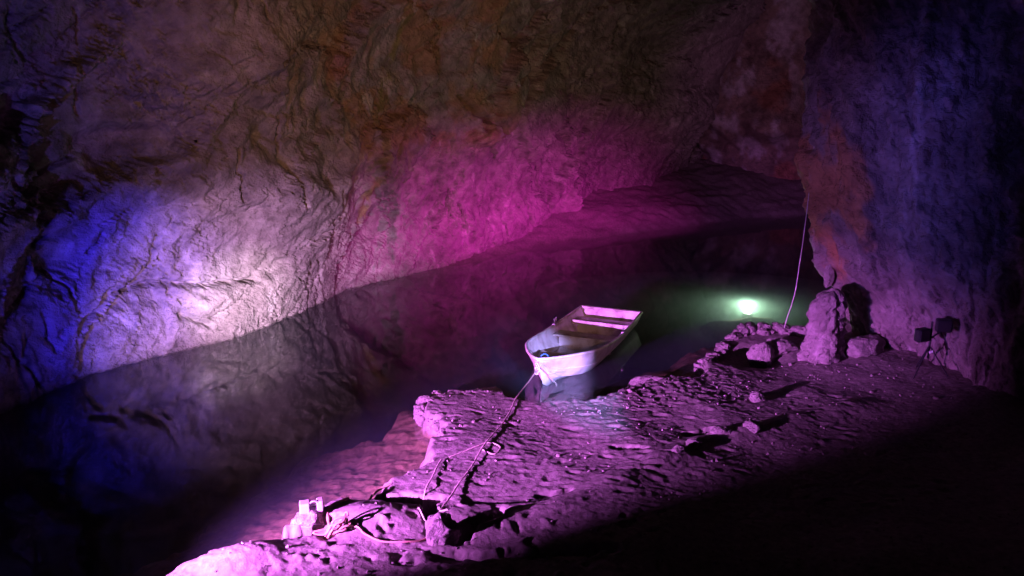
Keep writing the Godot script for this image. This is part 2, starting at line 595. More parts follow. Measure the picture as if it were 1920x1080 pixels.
func make_ground() -> void:
	n_jit = noise(FastNoiseLite.TYPE_SIMPLEX_SMOOTH, 1.6, 4, 1)
	n_big = noise(FastNoiseLite.TYPE_SIMPLEX_SMOOTH, 0.5, 2, 2)
	n_mid = noise(FastNoiseLite.TYPE_SIMPLEX_SMOOTH, 3.5, 3, 3)
	n_fin = noise(FastNoiseLite.TYPE_SIMPLEX_SMOOTH, 14.0, 3, 4)
	n_clod = cells(6.5, 5, FastNoiseLite.RETURN_DISTANCE)
	n_clod.domain_warp_enabled = true
	n_clod.domain_warp_amplitude = 0.12
	n_clod.domain_warp_frequency = 5.0
	var shore := PackedVector2Array([Vector2(-6.6, 4.0), Vector2(-6.5, -3.6), Vector2(-5.2, -4.85), Vector2(-3.7, -5.35), Vector2(-3.2, -5.75), Vector2(-2.89, -6.14), Vector2(-2.59, -6.6), Vector2(-2.3, -6.8), Vector2(-2.07, -7.08), Vector2(-1.97, -7.5), Vector2(-1.59, -7.85), Vector2(-1.37, -8.3), Vector2(-1.17, -8.58), Vector2(-1.03, -9.02), Vector2(-0.84, -9.4), Vector2(-1.16, -9.91), Vector2(-1.2, -10.49), Vector2(-0.83, -10.72), Vector2(-0.41, -10.7), Vector2(0.0, -10.55), Vector2(0.59, -10.41), Vector2(1.11, -10.49), Vector2(1.7, -11.05), Vector2(2.22, -11.33), Vector2(2.72, -11.36), Vector2(2.9, -11.97), Vector2(3.26, -12.7), Vector2(3.8, -13.42), Vector2(4.44, -13.78), Vector2(5.0, -13.78), Vector2(5.8, -14.1), Vector2(7.4, -14.5), Vector2(12.0, -16.5), Vector2(12.0, 6.0), Vector2(-6.6, 6.0)])
	var shelf := PackedVector2Array([Vector2(-7.6, 6.0), Vector2(-7.4, -4.0), Vector2(-4.8, -6.3), Vector2(-3.5, -7.5), Vector2(-3.15, -8.6), Vector2(-2.87, -9.54), Vector2(-2.69, -9.9), Vector2(-2.25, -9.83), Vector2(-1.86, -10.0), Vector2(-1.6, -10.39), Vector2(-1.65, -10.82), Vector2(-1.35, -11.3), Vector2(-0.9, -11.55), Vector2(-0.2, -11.3), Vector2(0.8, -11.1), Vector2(1.6, -11.7), Vector2(2.4, -12.0), Vector2(2.6, -12.6), Vector2(3.2, -13.8), Vector2(4.4, -14.4), Vector2(6.0, -14.8), Vector2(12.0, -17.0), Vector2(12.0, 6.0)])
	sd_shore = signed_field(shore)
	sd_shelf = signed_field(shelf)
	fnx = int((FX1 - FX0) / FSTEP) + 1
	fnz = int((FZ1 - FZ0) / FSTEP) + 1
	fine.resize(fnx * fnz)
	for j in fnz:
		var z := FZ0 + j * FSTEP
		for i in fnx:
			var x := FX0 + i * FSTEP
			var edge := minf(minf(x - FX0, FX1 - x), minf(z - FZ0, FZ1 - z))
			fine[j * fnx + i] = height(x, z, sst(0.0, 0.3, edge))
	# mounds and the hollows behind them
	stamp(-2.42, -6.3, 0.55, 0.26, 0.35, 0.15)
	gouge(Vector2(-2.75, -6.62), Vector2(-1.78, -6.9), 0.15, 0.30)
	stamp(-1.4, -7.12, 0.55, 0.25, 0.1, 0.11)
	gouge(Vector2(-1.62, -7.6), Vector2(-0.85, -7.44), 0.13, 0.24)
	gouge(Vector2(-0.86, -7.42), Vector2(-0.78, -7.12), 0.12, 0.22)
	gouge(Vector2(-0.55, -6.75), Vector2(-0.1, -7.3), 0.12, 0.20)
	gouge(Vector2(-0.7, -6.5), Vector2(0.9, -6.6), 0.10, 0.09)
	stamp(-0.2, -7.0, 0.5, 0.14, 0.5, 0.07)
	# the ridge where the light dies
	for q in [[0.5, -7.35], [1.15, -7.9], [1.7, -8.4], [2.3, -8.95], [2.9, -9.2], [3.6, -9.6], [4.3, -9.9]]:
		stamp(q[0], q[1], 0.42, 0.16, 0.55, 0.06)
	gouge(Vector2(2.1, -9.15), Vector2(2.5, -9.3), 0.08, 0.09)
	gouge(Vector2(1.2, -8.75), Vector2(1.55, -8.7), 0.06, 0.07)
	gouge(Vector2(0.3, -7.6), Vector2(0.6, -7.7), 0.06, 0.07)
	# the hollow inside the ring of stones
	stamp(3.75, -12.35, 0.62, 0.55, 0.0, -0.2, 2.0)
	# footprints and scuffs
	for k in 260:
		var x := rng.randf_range(-0.9, 4.6)
		var z := rng.randf_range(-10.6, -7.2)
		if sample(sd_shore, x, z) < 0.12:
			continue
		var t := rng.randf_range(-0.9, 0.9) + 0.3
		var s := rng.randf_range(0.5, 1.0)
		var deep := rng.randf_range(0.006, 0.018)
		stamp(x, z, 0.10 * s, 0.042 * s, t, -deep, 1.6)
		stamp(x + 0.05 * s, z - 0.07 * s, 0.10 * s, 0.03 * s, t, deep * 0.6, 1.2)
	for k in 120:
		var x := rng.randf_range(-2.0, 1.4)
		var z := rng.randf_range(-7.2, -5.6)
		if sample(sd_shore, x, z) > 0.1:
			stamp(x, z, rng.randf_range(0.03, 0.09), rng.randf_range(0.02, 0.05), rng.randf_range(0, 3), rng.randf_range(-0.05, 0.03), 1.6)
	var pos := PackedVector3Array()
	var col := PackedColorArray()
	pos.resize(fnx * fnz)
	col.resize(fnx * fnz)
	for j in fnz:
		for i in fnx:
			var a := j * fnx + i
			var x := FX0 + i * FSTEP
			var z := FZ0 + j * FSTEP
			pos[a] = Vector3(x, fine[a], z)
			col[a] = mud_color(x, z)
			if fine[a] < -0.03 + 0.02 * n_mid.get_noise_2d(x * 2.0, z * 2.0):
				col[a] = Color(0.26, 0.185, 0.095) * (1.0 + 0.4 * n_mid.get_noise_2d(x, z + 5.0))
	setting("sand_bank", grid_mesh(fnx, fnz, pos, col), M.sand, "trampled muddy sand bank with a crumbling lip along the river")
	# far bank
	patch("far_sand_bank", -3.0, 14.0, -35.0, -19.0, 0.09, 1.0, "smooth mud slope running up to the far wall")
	patch("riverbed", -16.0, 22.0, -42.0, 9.0, 0.25, 0.0, "")

func mud_color(x: float, z: float) -> Color:
	var k := 0.5 + 0.5 * n_big.get_noise_2d(x * 1.7 + 40.0, z * 1.7)
	var c := Color(0.21, 0.185, 0.165).lerp(Color(0.28, 0.25, 0.225), k)
	var f := n_mid.get_noise_2d(x * 1.4 + 20.0, z * 1.4)
	return c * (1.0 + 0.25 * f)

func patch(called: String, x0: float, x1: float, z0: float, z1: float, step: float, detail: float, label: String) -> void:
	var nx := int((x1 - x0) / step) + 1
	var nz := int((z1 - z0) / step) + 1
	var pos := PackedVector3Array()
	var col := PackedColorArray()
	pos.resize(nx * nz)
	col.resize(nx * nz)
	for j in nz:
		for i in nx:
			var x := x0 + i * step
			var z := z0 + j * step
			var h := height(x, z, detail)
			if detail == 0.0:
				# keep below the finer banks where they lie on top
				var e1 := minf(minf(x - FX0, FX1 - x), minf(z - FZ0, FZ1 - z))
				var e2 := minf(minf(x + 3.0, 14.0 - x), minf(z + 35.0, -19.0 - z))
				h -= 0.5 * sst(0.05, 0.5, maxf(e1, e2))
			pos[j * nx + i] = Vector3(x, h, z)
			col[j * nx + i] = mud_color(x * 0.5, z * 0.5)
	setting(called, grid_mesh(nx, nz, pos, col), M.sand, label)

# ------------------------------------------------------------------ water
func make_water() -> void:
	var m := StandardMaterial3D.new()
	m.albedo_color = Color(0.8, 0.9, 0.9, 0.02)
	m.transparency = BaseMaterial3D.TRANSPARENCY_ALPHA
	m.roughness = 0.03
	m.metallic_specular = 0.46
	var rip := noise(FastNoiseLite.TYPE_SIMPLEX_SMOOTH, 0.006, 3, 77)
	var rt := noise_tex(rip, 512)
	rt.as_normal_map = true
	rt.bump_strength = 1.0
	m.normal_enabled = true
	m.normal_texture = rt
	m.normal_scale = 0.05
	m.uv1_triplanar = true
	m.uv1_world_triplanar = true
	m.uv1_scale = Vector3(0.35, 0.35, 0.35)
	var st := SurfaceTool.new()
	st.begin(Mesh.PRIMITIVE_TRIANGLES)
	quad(st, Vector3(-14, 0, 6), Vector3(-14, 0, -40), Vector3(20, 0, -40), Vector3(20, 0, 6))
	st.generate_normals()
	setting("river_water", st.commit(), m, "still dark river surface mirroring the wall")
	var fog := FogVolume.new()
	fog.name = "murky_water"
	fog.shape = RenderingServer.FOG_VOLUME_SHAPE_BOX
	fog.size = Vector3(34, 2.4, 40)
	fog.position = Vector3(3, -1.21, -20)
	var fm := FogMaterial.new()
	fm.albedo = Color(0.19, 0.25, 0.31)
	fm.density = 0.5
	fog.material = fm
	fog.set_meta("kind", "stuff")
	fog.set_meta("label", "green murk in the river water")
	add_child(fog)
	# added fog volume that gives the sunken lamp its wide halo
	var halo_fog := FogVolume.new()
	halo_fog.name = "silt_cloud"
	halo_fog.shape = RenderingServer.FOG_VOLUME_SHAPE_ELLIPSOID
	halo_fog.size = Vector3(10.0, 0.9, 8.0)
	halo_fog.position = Vector3(4.6, -0.49, -17.4)
	var sf := FogMaterial.new()
	sf.albedo = Color(0.64, 0.75, 0.70)
	sf.density = 0.42
	halo_fog.material = sf
	halo_fog.set_meta("kind", "stuff")
	halo_fog.set_meta("label", "added green haze that spreads the glow of the sunken lamp")
	add_child(halo_fog)

# ------------------------------------------------------------------ cave walls
# a broken line in plan, rounded, then sampled every step metres
func plan_curve(line: Array, n: int) -> Array:
	var pts := []
	for i in line.size() - 1:
		var p0: Vector2 = line[maxi(i - 1, 0)]
		var p1: Vector2 = line[i]
		var p2: Vector2 = line[i + 1]
		var p3: Vector2 = line[mini(i + 2, line.size() - 1)]
		for k in n:
			pts.append(p1.cubic_interpolate(p2, p0, p3, float(k) / n))
	pts.append(line[line.size() - 1])
	var run := [0.0]
	for i in range(1, pts.size()):
		run.append(run[i - 1] + (pts[i] as Vector2).distance_to(pts[i - 1]))
	return [pts, run]

func along(curve: Array, s: float, hint: int) -> Array:
	var run: Array = curve[1]
	var pts: Array = curve[0]
	var i := hint
	while i < run.size() - 2 and run[i + 1] < s:
		i += 1
	var t: float = clampf((s - run[i]) / maxf(run[i + 1] - run[i], 1e-6), 0.0, 1.0)
	return [(pts[i] as Vector2).lerp(pts[i + 1], t), i]

func steps(marks: Array) -> PackedFloat32Array:
	# marks: [from, step, from, step, ..., to]
	var out := PackedFloat32Array()
	var k := 0
	while k < marks.size() - 1:
		var v: float = marks[k]
		while v < marks[k + 2] - 1e-4:
			out.append(v)
			v += marks[k + 1]
		k += 2
	out.append(marks[marks.size() - 1])
	return out

var w_big := FastNoiseLite.new()
var w_mid := FastNoiseLite.new()
var w_str := FastNoiseLite.new()
var w_cell := FastNoiseLite.new()
var w_edge := FastNoiseLite.new()
var w_fin := FastNoiseLite.new()
var w_pat := FastNoiseLite.new()
var w_rid := FastNoiseLite.new()
var w_rim := FastNoiseLite.new()

func wall_noises() -> void:
	w_big = noise(FastNoiseLite.TYPE_SIMPLEX_SMOOTH, 0.16, 2, 101)
	w_mid = noise(FastNoiseLite.TYPE_SIMPLEX_SMOOTH, 0.55, 3, 102)
	w_str = noise(FastNoiseLite.TYPE_SIMPLEX_SMOOTH, 0.6, 4, 103)
	w_cell = cells(0.62, 104, FastNoiseLite.RETURN_CELL_VALUE)
	w_cell.domain_warp_enabled = true
	w_cell.domain_warp_amplitude = 0.5
	w_cell.domain_warp_frequency = 0.8
	w_rim = w_cell.duplicate()
	w_rim.cellular_return_type = FastNoiseLite.RETURN_DISTANCE2_SUB
	w_edge = cells(1.5, 105, FastNoiseLite.RETURN_DISTANCE2_SUB)
	w_edge.domain_warp_enabled = true
	w_edge.domain_warp_amplitude = 0.45
	w_edge.domain_warp_frequency = 1.2
	w_fin = noise(FastNoiseLite.TYPE_SIMPLEX_SMOOTH, 2.6, 4, 106)
	w_fin.fractal_gain = 0.6
	w_pat = noise(FastNoiseLite.TYPE_SIMPLEX_SMOOTH, 0.7, 5, 107)
	w_pat.fractal_gain = 0.6
	w_rid = noise(FastNoiseLite.TYPE_SIMPLEX_SMOOTH, 0.9, 4, 108)
	w_rid.fractal_type = FastNoiseLite.FRACTAL_RIDGED

func mixc(c: Color, d: Color, k: float) -> Color:
	return c.lerp(d, clampf(k, 0.0, 1.0))

func make_left_wall() -> void:
	wall_noises()
	var line := [Vector2(-9.5, 6.0), Vector2(-9.5, 1.0), Vector2(-9.3, -4.0), Vector2(-8.4, -8.0), Vector2(-7.15, -10.52), Vector2(-6.49, -12.21), Vector2(-5.33, -13.73), Vector2(-4.89, -14.76), Vector2(-4.36, -15.95), Vector2(-3.33, -18.1), Vector2(-1.39, -20.53), Vector2(-0.15, -22.4), Vector2(0.64, -24.06), Vector2(1.74, -26.65), Vector2(3.59, -28.5), Vector2(6.17, -31.1), Vector2(7.3, -33.0), Vector2(7.5, -37.0)]
	var curve := plan_curve(line, 8)
	var total: float = curve[1][curve[1].size() - 1]
	# s is counted from the fifth metre so that the marks below read as measured
	var ss := steps([0.0, 0.2, 16.0, 0.032, 30.0, 0.045, total])
	var ys := steps([-2.2, 0.25, -0.2, 0.033, 7.6, 0.1, 10.0])
	var nu := ss.size()
	var nv := ys.size()
	var base := []
	var out := []
	var hint := 0
	for s in ss:
		var r := along(curve, s, hint)
		hint = r[1]
		base.append(r[0])
	for i in nu:
		var a: Vector2 = base[maxi(i - 6, 0)]
		var b: Vector2 = base[mini(i + 6, nu - 1)]
		var d := (b - a).normalized()
		out.append(Vector2(-d.y, d.x))
	# which way is the river: right of the walking direction
	var pos := PackedVector3Array()
	var col := PackedColorArray()
	pos.resize(nu * nv)
	col.resize(nu * nv)
	var cracks := [
		[[Vector2(13.44, 0.73), Vector2(14.21, 1.12), Vector2(15.04, 1.09), Vector2(16.9, 0.86)], 0.05, 0.22],
		[[Vector2(30.2, 0.9), Vector2(30.45, 2.2), Vector2(30.3, 3.2)], 0.09, 0.35],
		[[Vector2(28.9, 0.7), Vector2(28.6, 1.6), Vector2(28.7, 2.2)], 0.06, 0.25],
		[[Vector2(27.6, 0.5), Vector2(27.4, 1.3)], 0.05, 0.2],
		[[Vector2(26.2, 0.3), Vector2(25.9, 0.95)], 0.05, 0.18],
		[[Vector2(23.8, 4.2), Vector2(25.1, 3.4), Vector2(25.6, 2.6)], 0.10, 0.35],
		[[Vector2(16.45, 3.3), Vector2(16.6, 2.4)], 0.05, 0.16],
		[[Vector2(17.6, 3.0), Vector2(17.75, 2.2)], 0.06, 0.15],
		[[Vector2(12.9, 3.1), Vector2(13.35, 2.4)], 0.06, 0.2],
		[[Vector2(15.2, 0.55), Vector2(15.7, 0.25)], 0.04, 0.10],
		[[Vector2(12.2, 0.9), Vector2(12.6, 0.1)], 0.04, 0.10],
	]
	# small fractures all over the face
	var cr := RandomNumberGenerator.new()
	cr.seed = 404
	for k in 90:
		var p0 := Vector2(cr.randf_range(11.5, 33.0), cr.randf_range(0.15, 6.0))
		var an := cr.randf_range(0.3, 0.9) if cr.randf() < 0.55 else cr.randf_range(1.3, 2.1)
		var ln := cr.randf_range(0.25, 0.9)
		var p1 := p0 + Vector2(cos(an), sin(an)) * ln * 0.5
		var p2 := p1 + Vector2(cos(an + cr.randf_range(-0.6, 0.6)), sin(an)) * ln * 0.5
		cracks.append([[p0, p1, p2], cr.randf_range(0.02, 0.04), cr.randf_range(0.06, 0.16)])
	var ct := cos(0.62)
	var sn := sin(0.62)
	for i in nu:
		var b: Vector2 = base[i]
		var nrm: Vector2 = out[i]
		var s := ss[i] - 5.0
		var near_cracks := []
		for c in cracks:
			var lo := 1e9
			var hi := -1e9
			for e in c[0]:
				lo = minf(lo, e.x)
				hi = maxf(hi, e.x)
			if s > lo - 0.35 and s < hi + 0.35:
				near_cracks.append(c)
		for j in nv:
			var y := ys[j]
			var p := Vector3(b.x, y, b.y)
			var q := Vector2(s, y)
			var u := (s - 17.0) * ct + y * sn
			var v := -(s - 17.0) * sn + y * ct
			var free := 0.25 + 0.75 * sst(0.1, 1.8, y)
			var big := w_big.get_noise_3d(p.x, p.y, p.z)
			var st := w_str.get_noise_3d(u * 0.5, v * 1.2, 3.0)
			var rid := w_rid.get_noise_2d(u * 0.35, v * 0.9)
			var md := w_mid.get_noise_3d(p.x, p.y, p.z)
			var cl := w_cell.get_noise_3d(u * 0.55, v, 0.0) * sst(-1.0, -0.8, w_rim.get_noise_3d(u * 0.55, v, 0.0))
			var ed := w_edge.get_noise_3d(u * 0.7, v, 1.0)
			var fi := w_fin.get_noise_3d(p.x, p.y, p.z)
			var o := free * (0.75 * big + 0.06 * st + 0.20 * md + 0.42 * cl + 0.02 * rid)
			o -= 0.05 * (1.0 - sst(0.0, 0.09, ed + 1.0)) * sst(0.0, 0.4, md + 0.3)
			o += 0.035 * fi + 0.016 * w_fin.get_noise_3d(p.x * 3.1, p.y * 3.1, p.z * 3.1)
			# bedding ledges rising to the right
			var bed := fposmod(v * 1.45 + 1.1 * md + 0.8 * big + 0.12 * fi, 1.0)
			o += 0.10 * ((bed / 0.82 if bed < 0.82 else (1.0 - bed) / 0.18) - 0.5) * sst(-0.25, 0.35, w_str.get_noise_3d(u * 0.5, v * 0.9, 40.0) + 0.15)
			var bed2 := fposmod(v * 4.1 + 1.7 * md + 0.5 * st, 1.0)
			o += 0.03 * ((bed2 / 0.8 if bed2 < 0.8 else (1.0 - bed2) / 0.2) - 0.5) * sst(-0.1, 0.4, w_str.get_noise_3d(u * 0.8, v * 1.2, 70.0))
			# the undercut foot block and where it ends
			o += 0.09 * (1.0 - sst(0.86, 1.0, y - 0.05 * s + 0.85 - 0.12 * md)) * (1.0 - sst(18.1, 18.25, s)) * sst(13.0, 14.4, s)
			# unseen recess below the surface, shaped so the submerged foot stays unlit
			o -= 1.0 * (1.0 - sst(-0.16, -0.03, y)) * (1.0 - sst(23.0, 25.0, s))
			# overhang towards the roof
			o += 0.035 * maxf(y - 3.0, 0.0) * maxf(y - 3.0, 0.0)
			# big hollows in the middle of the wall
			var h1 := Vector2((s - 18.2) / 1.35, (y - 3.5) / 0.95 + 0.25 * (s - 18.2)).length() + 0.35 * md
			o -= 0.24 * (1.0 - sst(0.6, 1.1, h1))
			var h2 := Vector2((s - 15.1) / 1.1, (y - 3.45) / 0.42).length() + 0.5 * md
			o -= 0.22 * (1.0 - sst(0.6, 1.1, h2))
			# corner past the boulder face, where the wall steps back into the dark
			o += 0.5 * sst(29.0, 30.2, s) * (1.0 - sst(30.25, 30.5, s)) * (1.0 - sst(2.6, 3.6, y))
			o += 0.9 * sst(34.0, 36.5, s) * sst(1.0, 4.0, y)
			for c in near_cracks:
				if true:
					var w: float = c[1] * (0.7 + 0.8 * absf(md) + 0.35 * fi)
					var d := line_distance(q + Vector2(0.09 * fi, 0.07 * md + 0.05 * fi), c[0])
					if d < w * 2.5:
						o -= c[2] * (1.0 - sst(0.0, w * 1.6, d))
			pos[j * nu + i] = Vector3(b.x + nrm.x * o, y + 0.05 * md * free, b.y + nrm.y * o)
			# colour: grey limestone, ochre and dark stains, calcite
			var pt := w_pat.get_noise_3d(p.x, p.y, p.z)
			var pu := w_pat.get_noise_2d(u * 0.5 + 60.0, v * 1.4)
			var c0 := Color(0.27, 0.24, 0.225).lerp(Color(0.37, 0.335, 0.315), sst(-0.3, 0.35, pu))
			var oc := sst(18.6, 20.4, s) * (1.0 - sst(24.6, 26.5, s)) * sst(2.6, 3.4, y)
			c0 = mixc(c0, Color(0.33, 0.22, 0.13), oc * sst(-0.22, 0.16, pt))
			c0 = mixc(c0, Color(0.33, 0.17, 0.13), 0.8 * (1.0 - sst(0.5, 1.0, Vector2((s - 19.6) / 0.7, (y - 4.9) / 0.45).length() + 1.2 * absf(pt))))
			var ml := line_distance(q + Vector2(0.25 * pt, 0.2 * pu), [Vector2(22.0, 6.2), Vector2(21.1, 4.3), Vector2(20.7, 2.6), Vector2(20.3, 1.6)])
			c0 = mixc(c0, Color(0.27, 0.25, 0.08), 0.9 * (1.0 - sst(0.06, 0.2, ml)) * sst(-0.35, 0.1, fi))
			for x in [12.35, 12.5, 12.62]:
				c0 = mixc(c0, Color(0.05, 0.045, 0.045), 0.8 * (1.0 - sst(0.015, 0.04, absf(s - x + 0.05 * pt + 0.05 * y))) * (1.0 - sst(0.7, 1.2, y + 0.6 * pt)))
			c0 = mixc(c0, Color(0.55, 0.53, 0.5), 0.7 * sst(0.30, 0.46, w_pat.get_noise_3d(p.x * 2.0 + 9.0, p.y * 1.1, p.z * 2.0)))
			c0.a = 1.0
			col[j * nu + i] = c0
	setting("cave_wall_left", grid_mesh(nu, nv, pos, col), M.rock, "overhanging limestone wall rising straight from the river")

func make_back_wall() -> void:
	var line := [Vector2(4.0, -38.0), Vector2(7.5, -35.0), Vector2(10.0, -33.2), Vector2(13.0, -32.0), Vector2(17.0, -29.5), Vector2(20.0, -24.0), Vector2(19.0, -18.5), Vector2(15.0, -17.0), Vector2(9.5, -17.5)]
	var curve := plan_curve(line, 8)
	var total: float = curve[1][curve[1].size() - 1]
	var ss := steps([0.0, 0.07, 16.0, 0.25, total])
	var ys := steps([-1.0, 0.3, 0.5, 0.07, 8.6, 0.3, 10.4])
	var nu := ss.size()
	var nv := ys.size()
	var pos := PackedVector3Array()
	var col := PackedColorArray()
	pos.resize(nu * nv)
	col.resize(nu * nv)
	var base := []
	var hint := 0
	for s in ss:
		var r := along(curve, s, hint)
		hint = r[1]
		base.append(r[0])
	for i in nu:
		var d: Vector2 = ((base[mini(i + 4, nu - 1)] as Vector2) - base[maxi(i - 4, 0)]).normalized()
		var nrm := Vector2(-d.y, d.x)
		for j in nv:
			var y := ys[j]
			var b: Vector2 = base[i]
			var p := Vector3(b.x, y, b.y)
			var md := w_mid.get_noise_3d(p.x, p.y, p.z)
			var fi := w_fin.get_noise_3d(p.x, p.y, p.z)
			var o := 0.9 * w_big.get_noise_3d(p.x + 20.0, p.y, p.z) + 0.35 * md + 0.08 * fi
			# the wall hangs forward above a low dark gap
			o += 1.5 * sst(2.0, 3.4, y + 0.5 * md)
			pos[j * nu + i] = Vector3(b.x + nrm.x * o, y, b.y + nrm.y * o)
			var pt := w_pat.get_noise_3d(p.x * 0.8, p.y * 0.8, p.z * 0.8)
			var c0 := Color(0.22, 0.17, 0.14).lerp(Color(0.33, 0.26, 0.21), sst(-0.3, 0.3, pt))
			c0 = mixc(c0, Color(0.36, 0.17, 0.10), 0.8 * sst(0.1, 0.4, w_pat.get_noise_3d(p.x * 0.5, p.y * 0.5 + 30.0, p.z * 0.5)))
			c0 = mixc(c0, Color(0.55, 0.54, 0.56), 0.9 * sst(0.08, 0.3, w_pat.get_noise_3d(p.x + 3.0, p.y * 0.6, p.z)) * (1.0 - sst(1.0, 2.2, absf(p.x - 9.6))))
			c0.a = 1.0
			col[j * nu + i] = c0
	setting("cave_wall_back", grid_mesh(nu, nv, pos, col), M.rock, "brown end wall of the chamber with pale calcite patches")

func make_right_wall() -> void:
	var line := [Vector2(14.0, -17.5), Vector2(9.5, -15.6), Vector2(7.2, -14.6), Vector2(5.8, -13.7), Vector2(5.05, -12.75), Vector2(5.35, -12.0), Vector2(6.0, -11.3), Vector2(6.9, -10.5), Vector2(7.7, -9.0), Vector2(8.3, -6.0), Vector2(8.8, -2.0), Vector2(9.0, 6.0)]
	var curve := plan_curve(line, 8)
	var total: float = curve[1][curve[1].size() - 1]
	var ss := steps([0.0, 0.12, 6.0, 0.025, 14.0, 0.06, 18.0, 0.2, total])
	var ys := steps([-0.6, 0.2, 0.0, 0.03, 7.0, 0.15, 10.0])
	var nu := ss.size()
	var nv := ys.size()
	var pos := PackedVector3Array()
	var col := PackedColorArray()
	pos.resize(nu * nv)
	col.resize(nu * nv)
	var base := []
	var hint := 0
	for s in ss:
		var r := along(curve, s, hint)
		hint = r[1]
		base.append(r[0])
	# how far the hanging edge stands back at each height
	var prof := Curve2D.new()
	var ph := [-1.0, 0.2, 0.71, 1.07, 1.40, 1.6, 2.12, 2.46, 2.96, 3.38, 4.26, 4.89, 5.65, 10.0]
	var px := [1.0, 0.85, 0.60, 0.50, 0.30, 0.14, -0.02, -0.12, -0.2, -0.30, -0.34, -0.46, -0.5, -1.6]
	for i in nu:
		var d: Vector2 = ((base[mini(i + 8, nu - 1)] as Vector2) - base[maxi(i - 8, 0)]).normalized()
		var nrm := Vector2(-d.y, d.x)
		var b: Vector2 = base[i]
		var near := 1.0 - sst(0.6, 3.2, b.distance_to(Vector2(5.05, -12.7)))
		for j in nv:
			var y := ys[j]
			var shift := 0.0
			for k in ph.size() - 1:
				if y >= ph[k] and y <= ph[k + 1]:
					shift = lerpf(px[k], px[k + 1], (y - ph[k]) / (ph[k + 1] - ph[k]))
			var p := Vector3(b.x, y, b.y)
			var s := ss[i]
			var md := w_mid.get_noise_3d(p.x * 1.2, p.y * 0.6, p.z * 1.2)
			var fi := w_fin.get_noise_3d(p.x, p.y * 0.55, p.z)
			# draperies: folds that hang down the face
			var fold := w_str.get_noise_3d(s * 1.6 + 0.25 * md, y * 0.22, 9.0)
			var knob := w_edge.get_noise_3d(p.x * 1.4, p.y * 1.1, p.z * 1.4)
			var o := 0.45 * w_big.get_noise_3d(p.x + 50.0, p.y * 0.7, p.z) * (1.0 - 0.7 * near) + 0.22 * md + 0.30 * fold + 0.15 * fi + 0.03 * w_fin.get_noise_3d(p.x * 3.0, p.y * 2.2, p.z * 3.0)
			o += 0.06 * sst(0.0, 0.5, knob + 1.0)
			# a shallow alcove behind the stalagmite foot
			o += -0.5 * (1.0 - near) * (1.0 - sst(0.0, 2.5, y)) * 0.0
			o += 0.03 * maxf(0.0, y - 2.5) * (1.0 - near)
			var flare := 0.35 * (1.0 - sst(0.0, 1.2, y)) * (1.0 - near)
			pos[j * nu + i] = Vector3(b.x + nrm.x * (o + flare) + shift * near, y, b.y + nrm.y * (o + flare) - 0.2 * shift * near)
			var pt := w_pat.get_noise_3d(p.x * 1.4, p.y * 0.9, p.z * 1.4)
			var c0 := Color(0.24, 0.20, 0.19).lerp(Color(0.36, 0.31, 0.29), sst(-0.3, 0.3, pt))
			var e := b.distance_to(Vector2(5.15, -12.6))
			c0 = mixc(c0, Color(0.60, 0.31, 0.14), 0.95 * (1.0 - sst(0.45, 0.75, Vector2(e / 1.0, (y - 2.9) / 1.7).length() + 0.8 * pt)))
			c0 = mixc(c0, Color(0.55, 0.52, 0.52), 0.7 * sst(0.2, 0.45, w_pat.get_noise_3d(s * 2.0, y * 0.4, 4.0)))
			c0.a = 1.0
			col[j * nu + i] = c0
	var w := setting("cave_wall_right", grid_mesh(nu, nv, pos, col), M.rock, "folded rock curtain hanging down to the sand bank")
	# the knob that hangs from the curtain's tip
	var kn := rock_mesh(61, Vector3(0.085, 0.22, 0.10), 0.16)
	var o := put_mesh("hanging_knob", kn, M.stone, w)
	o.position = Vector3(5.13, 1.42, -12.7)

func make_roof_and_rear() -> void:
	var pos := PackedVector3Array()
	var nx := 90
	var nz := 130
	pos.resize(nx * nz)
	var col := PackedColorArray()
	col.resize(nx * nz)
	for j in nz:
		for i in nx:
			var x := lerpf(-16.0, 23.0, i / (nx - 1.0))
			var z := lerpf(-44.0, 11.0, j / (nz - 1.0))
			var y := 9.2 + 1.3 * w_big.get_noise_2d(x, z) + 0.4 * w_mid.get_noise_2d(x, z)
			pos[j * nx + i] = Vector3(x, y, z)
			col[j * nx + i] = Color(0.28, 0.24, 0.22)
	setting("cave_roof", grid_mesh(nx, nz, pos, col, true), M.rock, "rough limestone roof above the river")
	pos = PackedVector3Array()
	nx = 80
	nz = 40
	pos.resize(nx * nz)
	col.resize(nx * nz)
	for j in nz:
		for i in nx:
			var x := lerpf(-13.0, 13.0, i / (nx - 1.0))
			var y := lerpf(-2.0, 10.5, j / (nz - 1.0))
			var z := 4.5 + 0.9 * w_big.get_noise_2d(x, y) + 0.3 * w_mid.get_noise_2d(x, y)
			pos[j * nx + i] = Vector3(x, y, z)
			col[j * nx + i] = Color(0.28, 0.24, 0.22)
	col.resize(nx * nz)
	setting("cave_wall_rear", grid_mesh(nx, nz, pos, col), M.rock, "rough limestone wall behind the path")

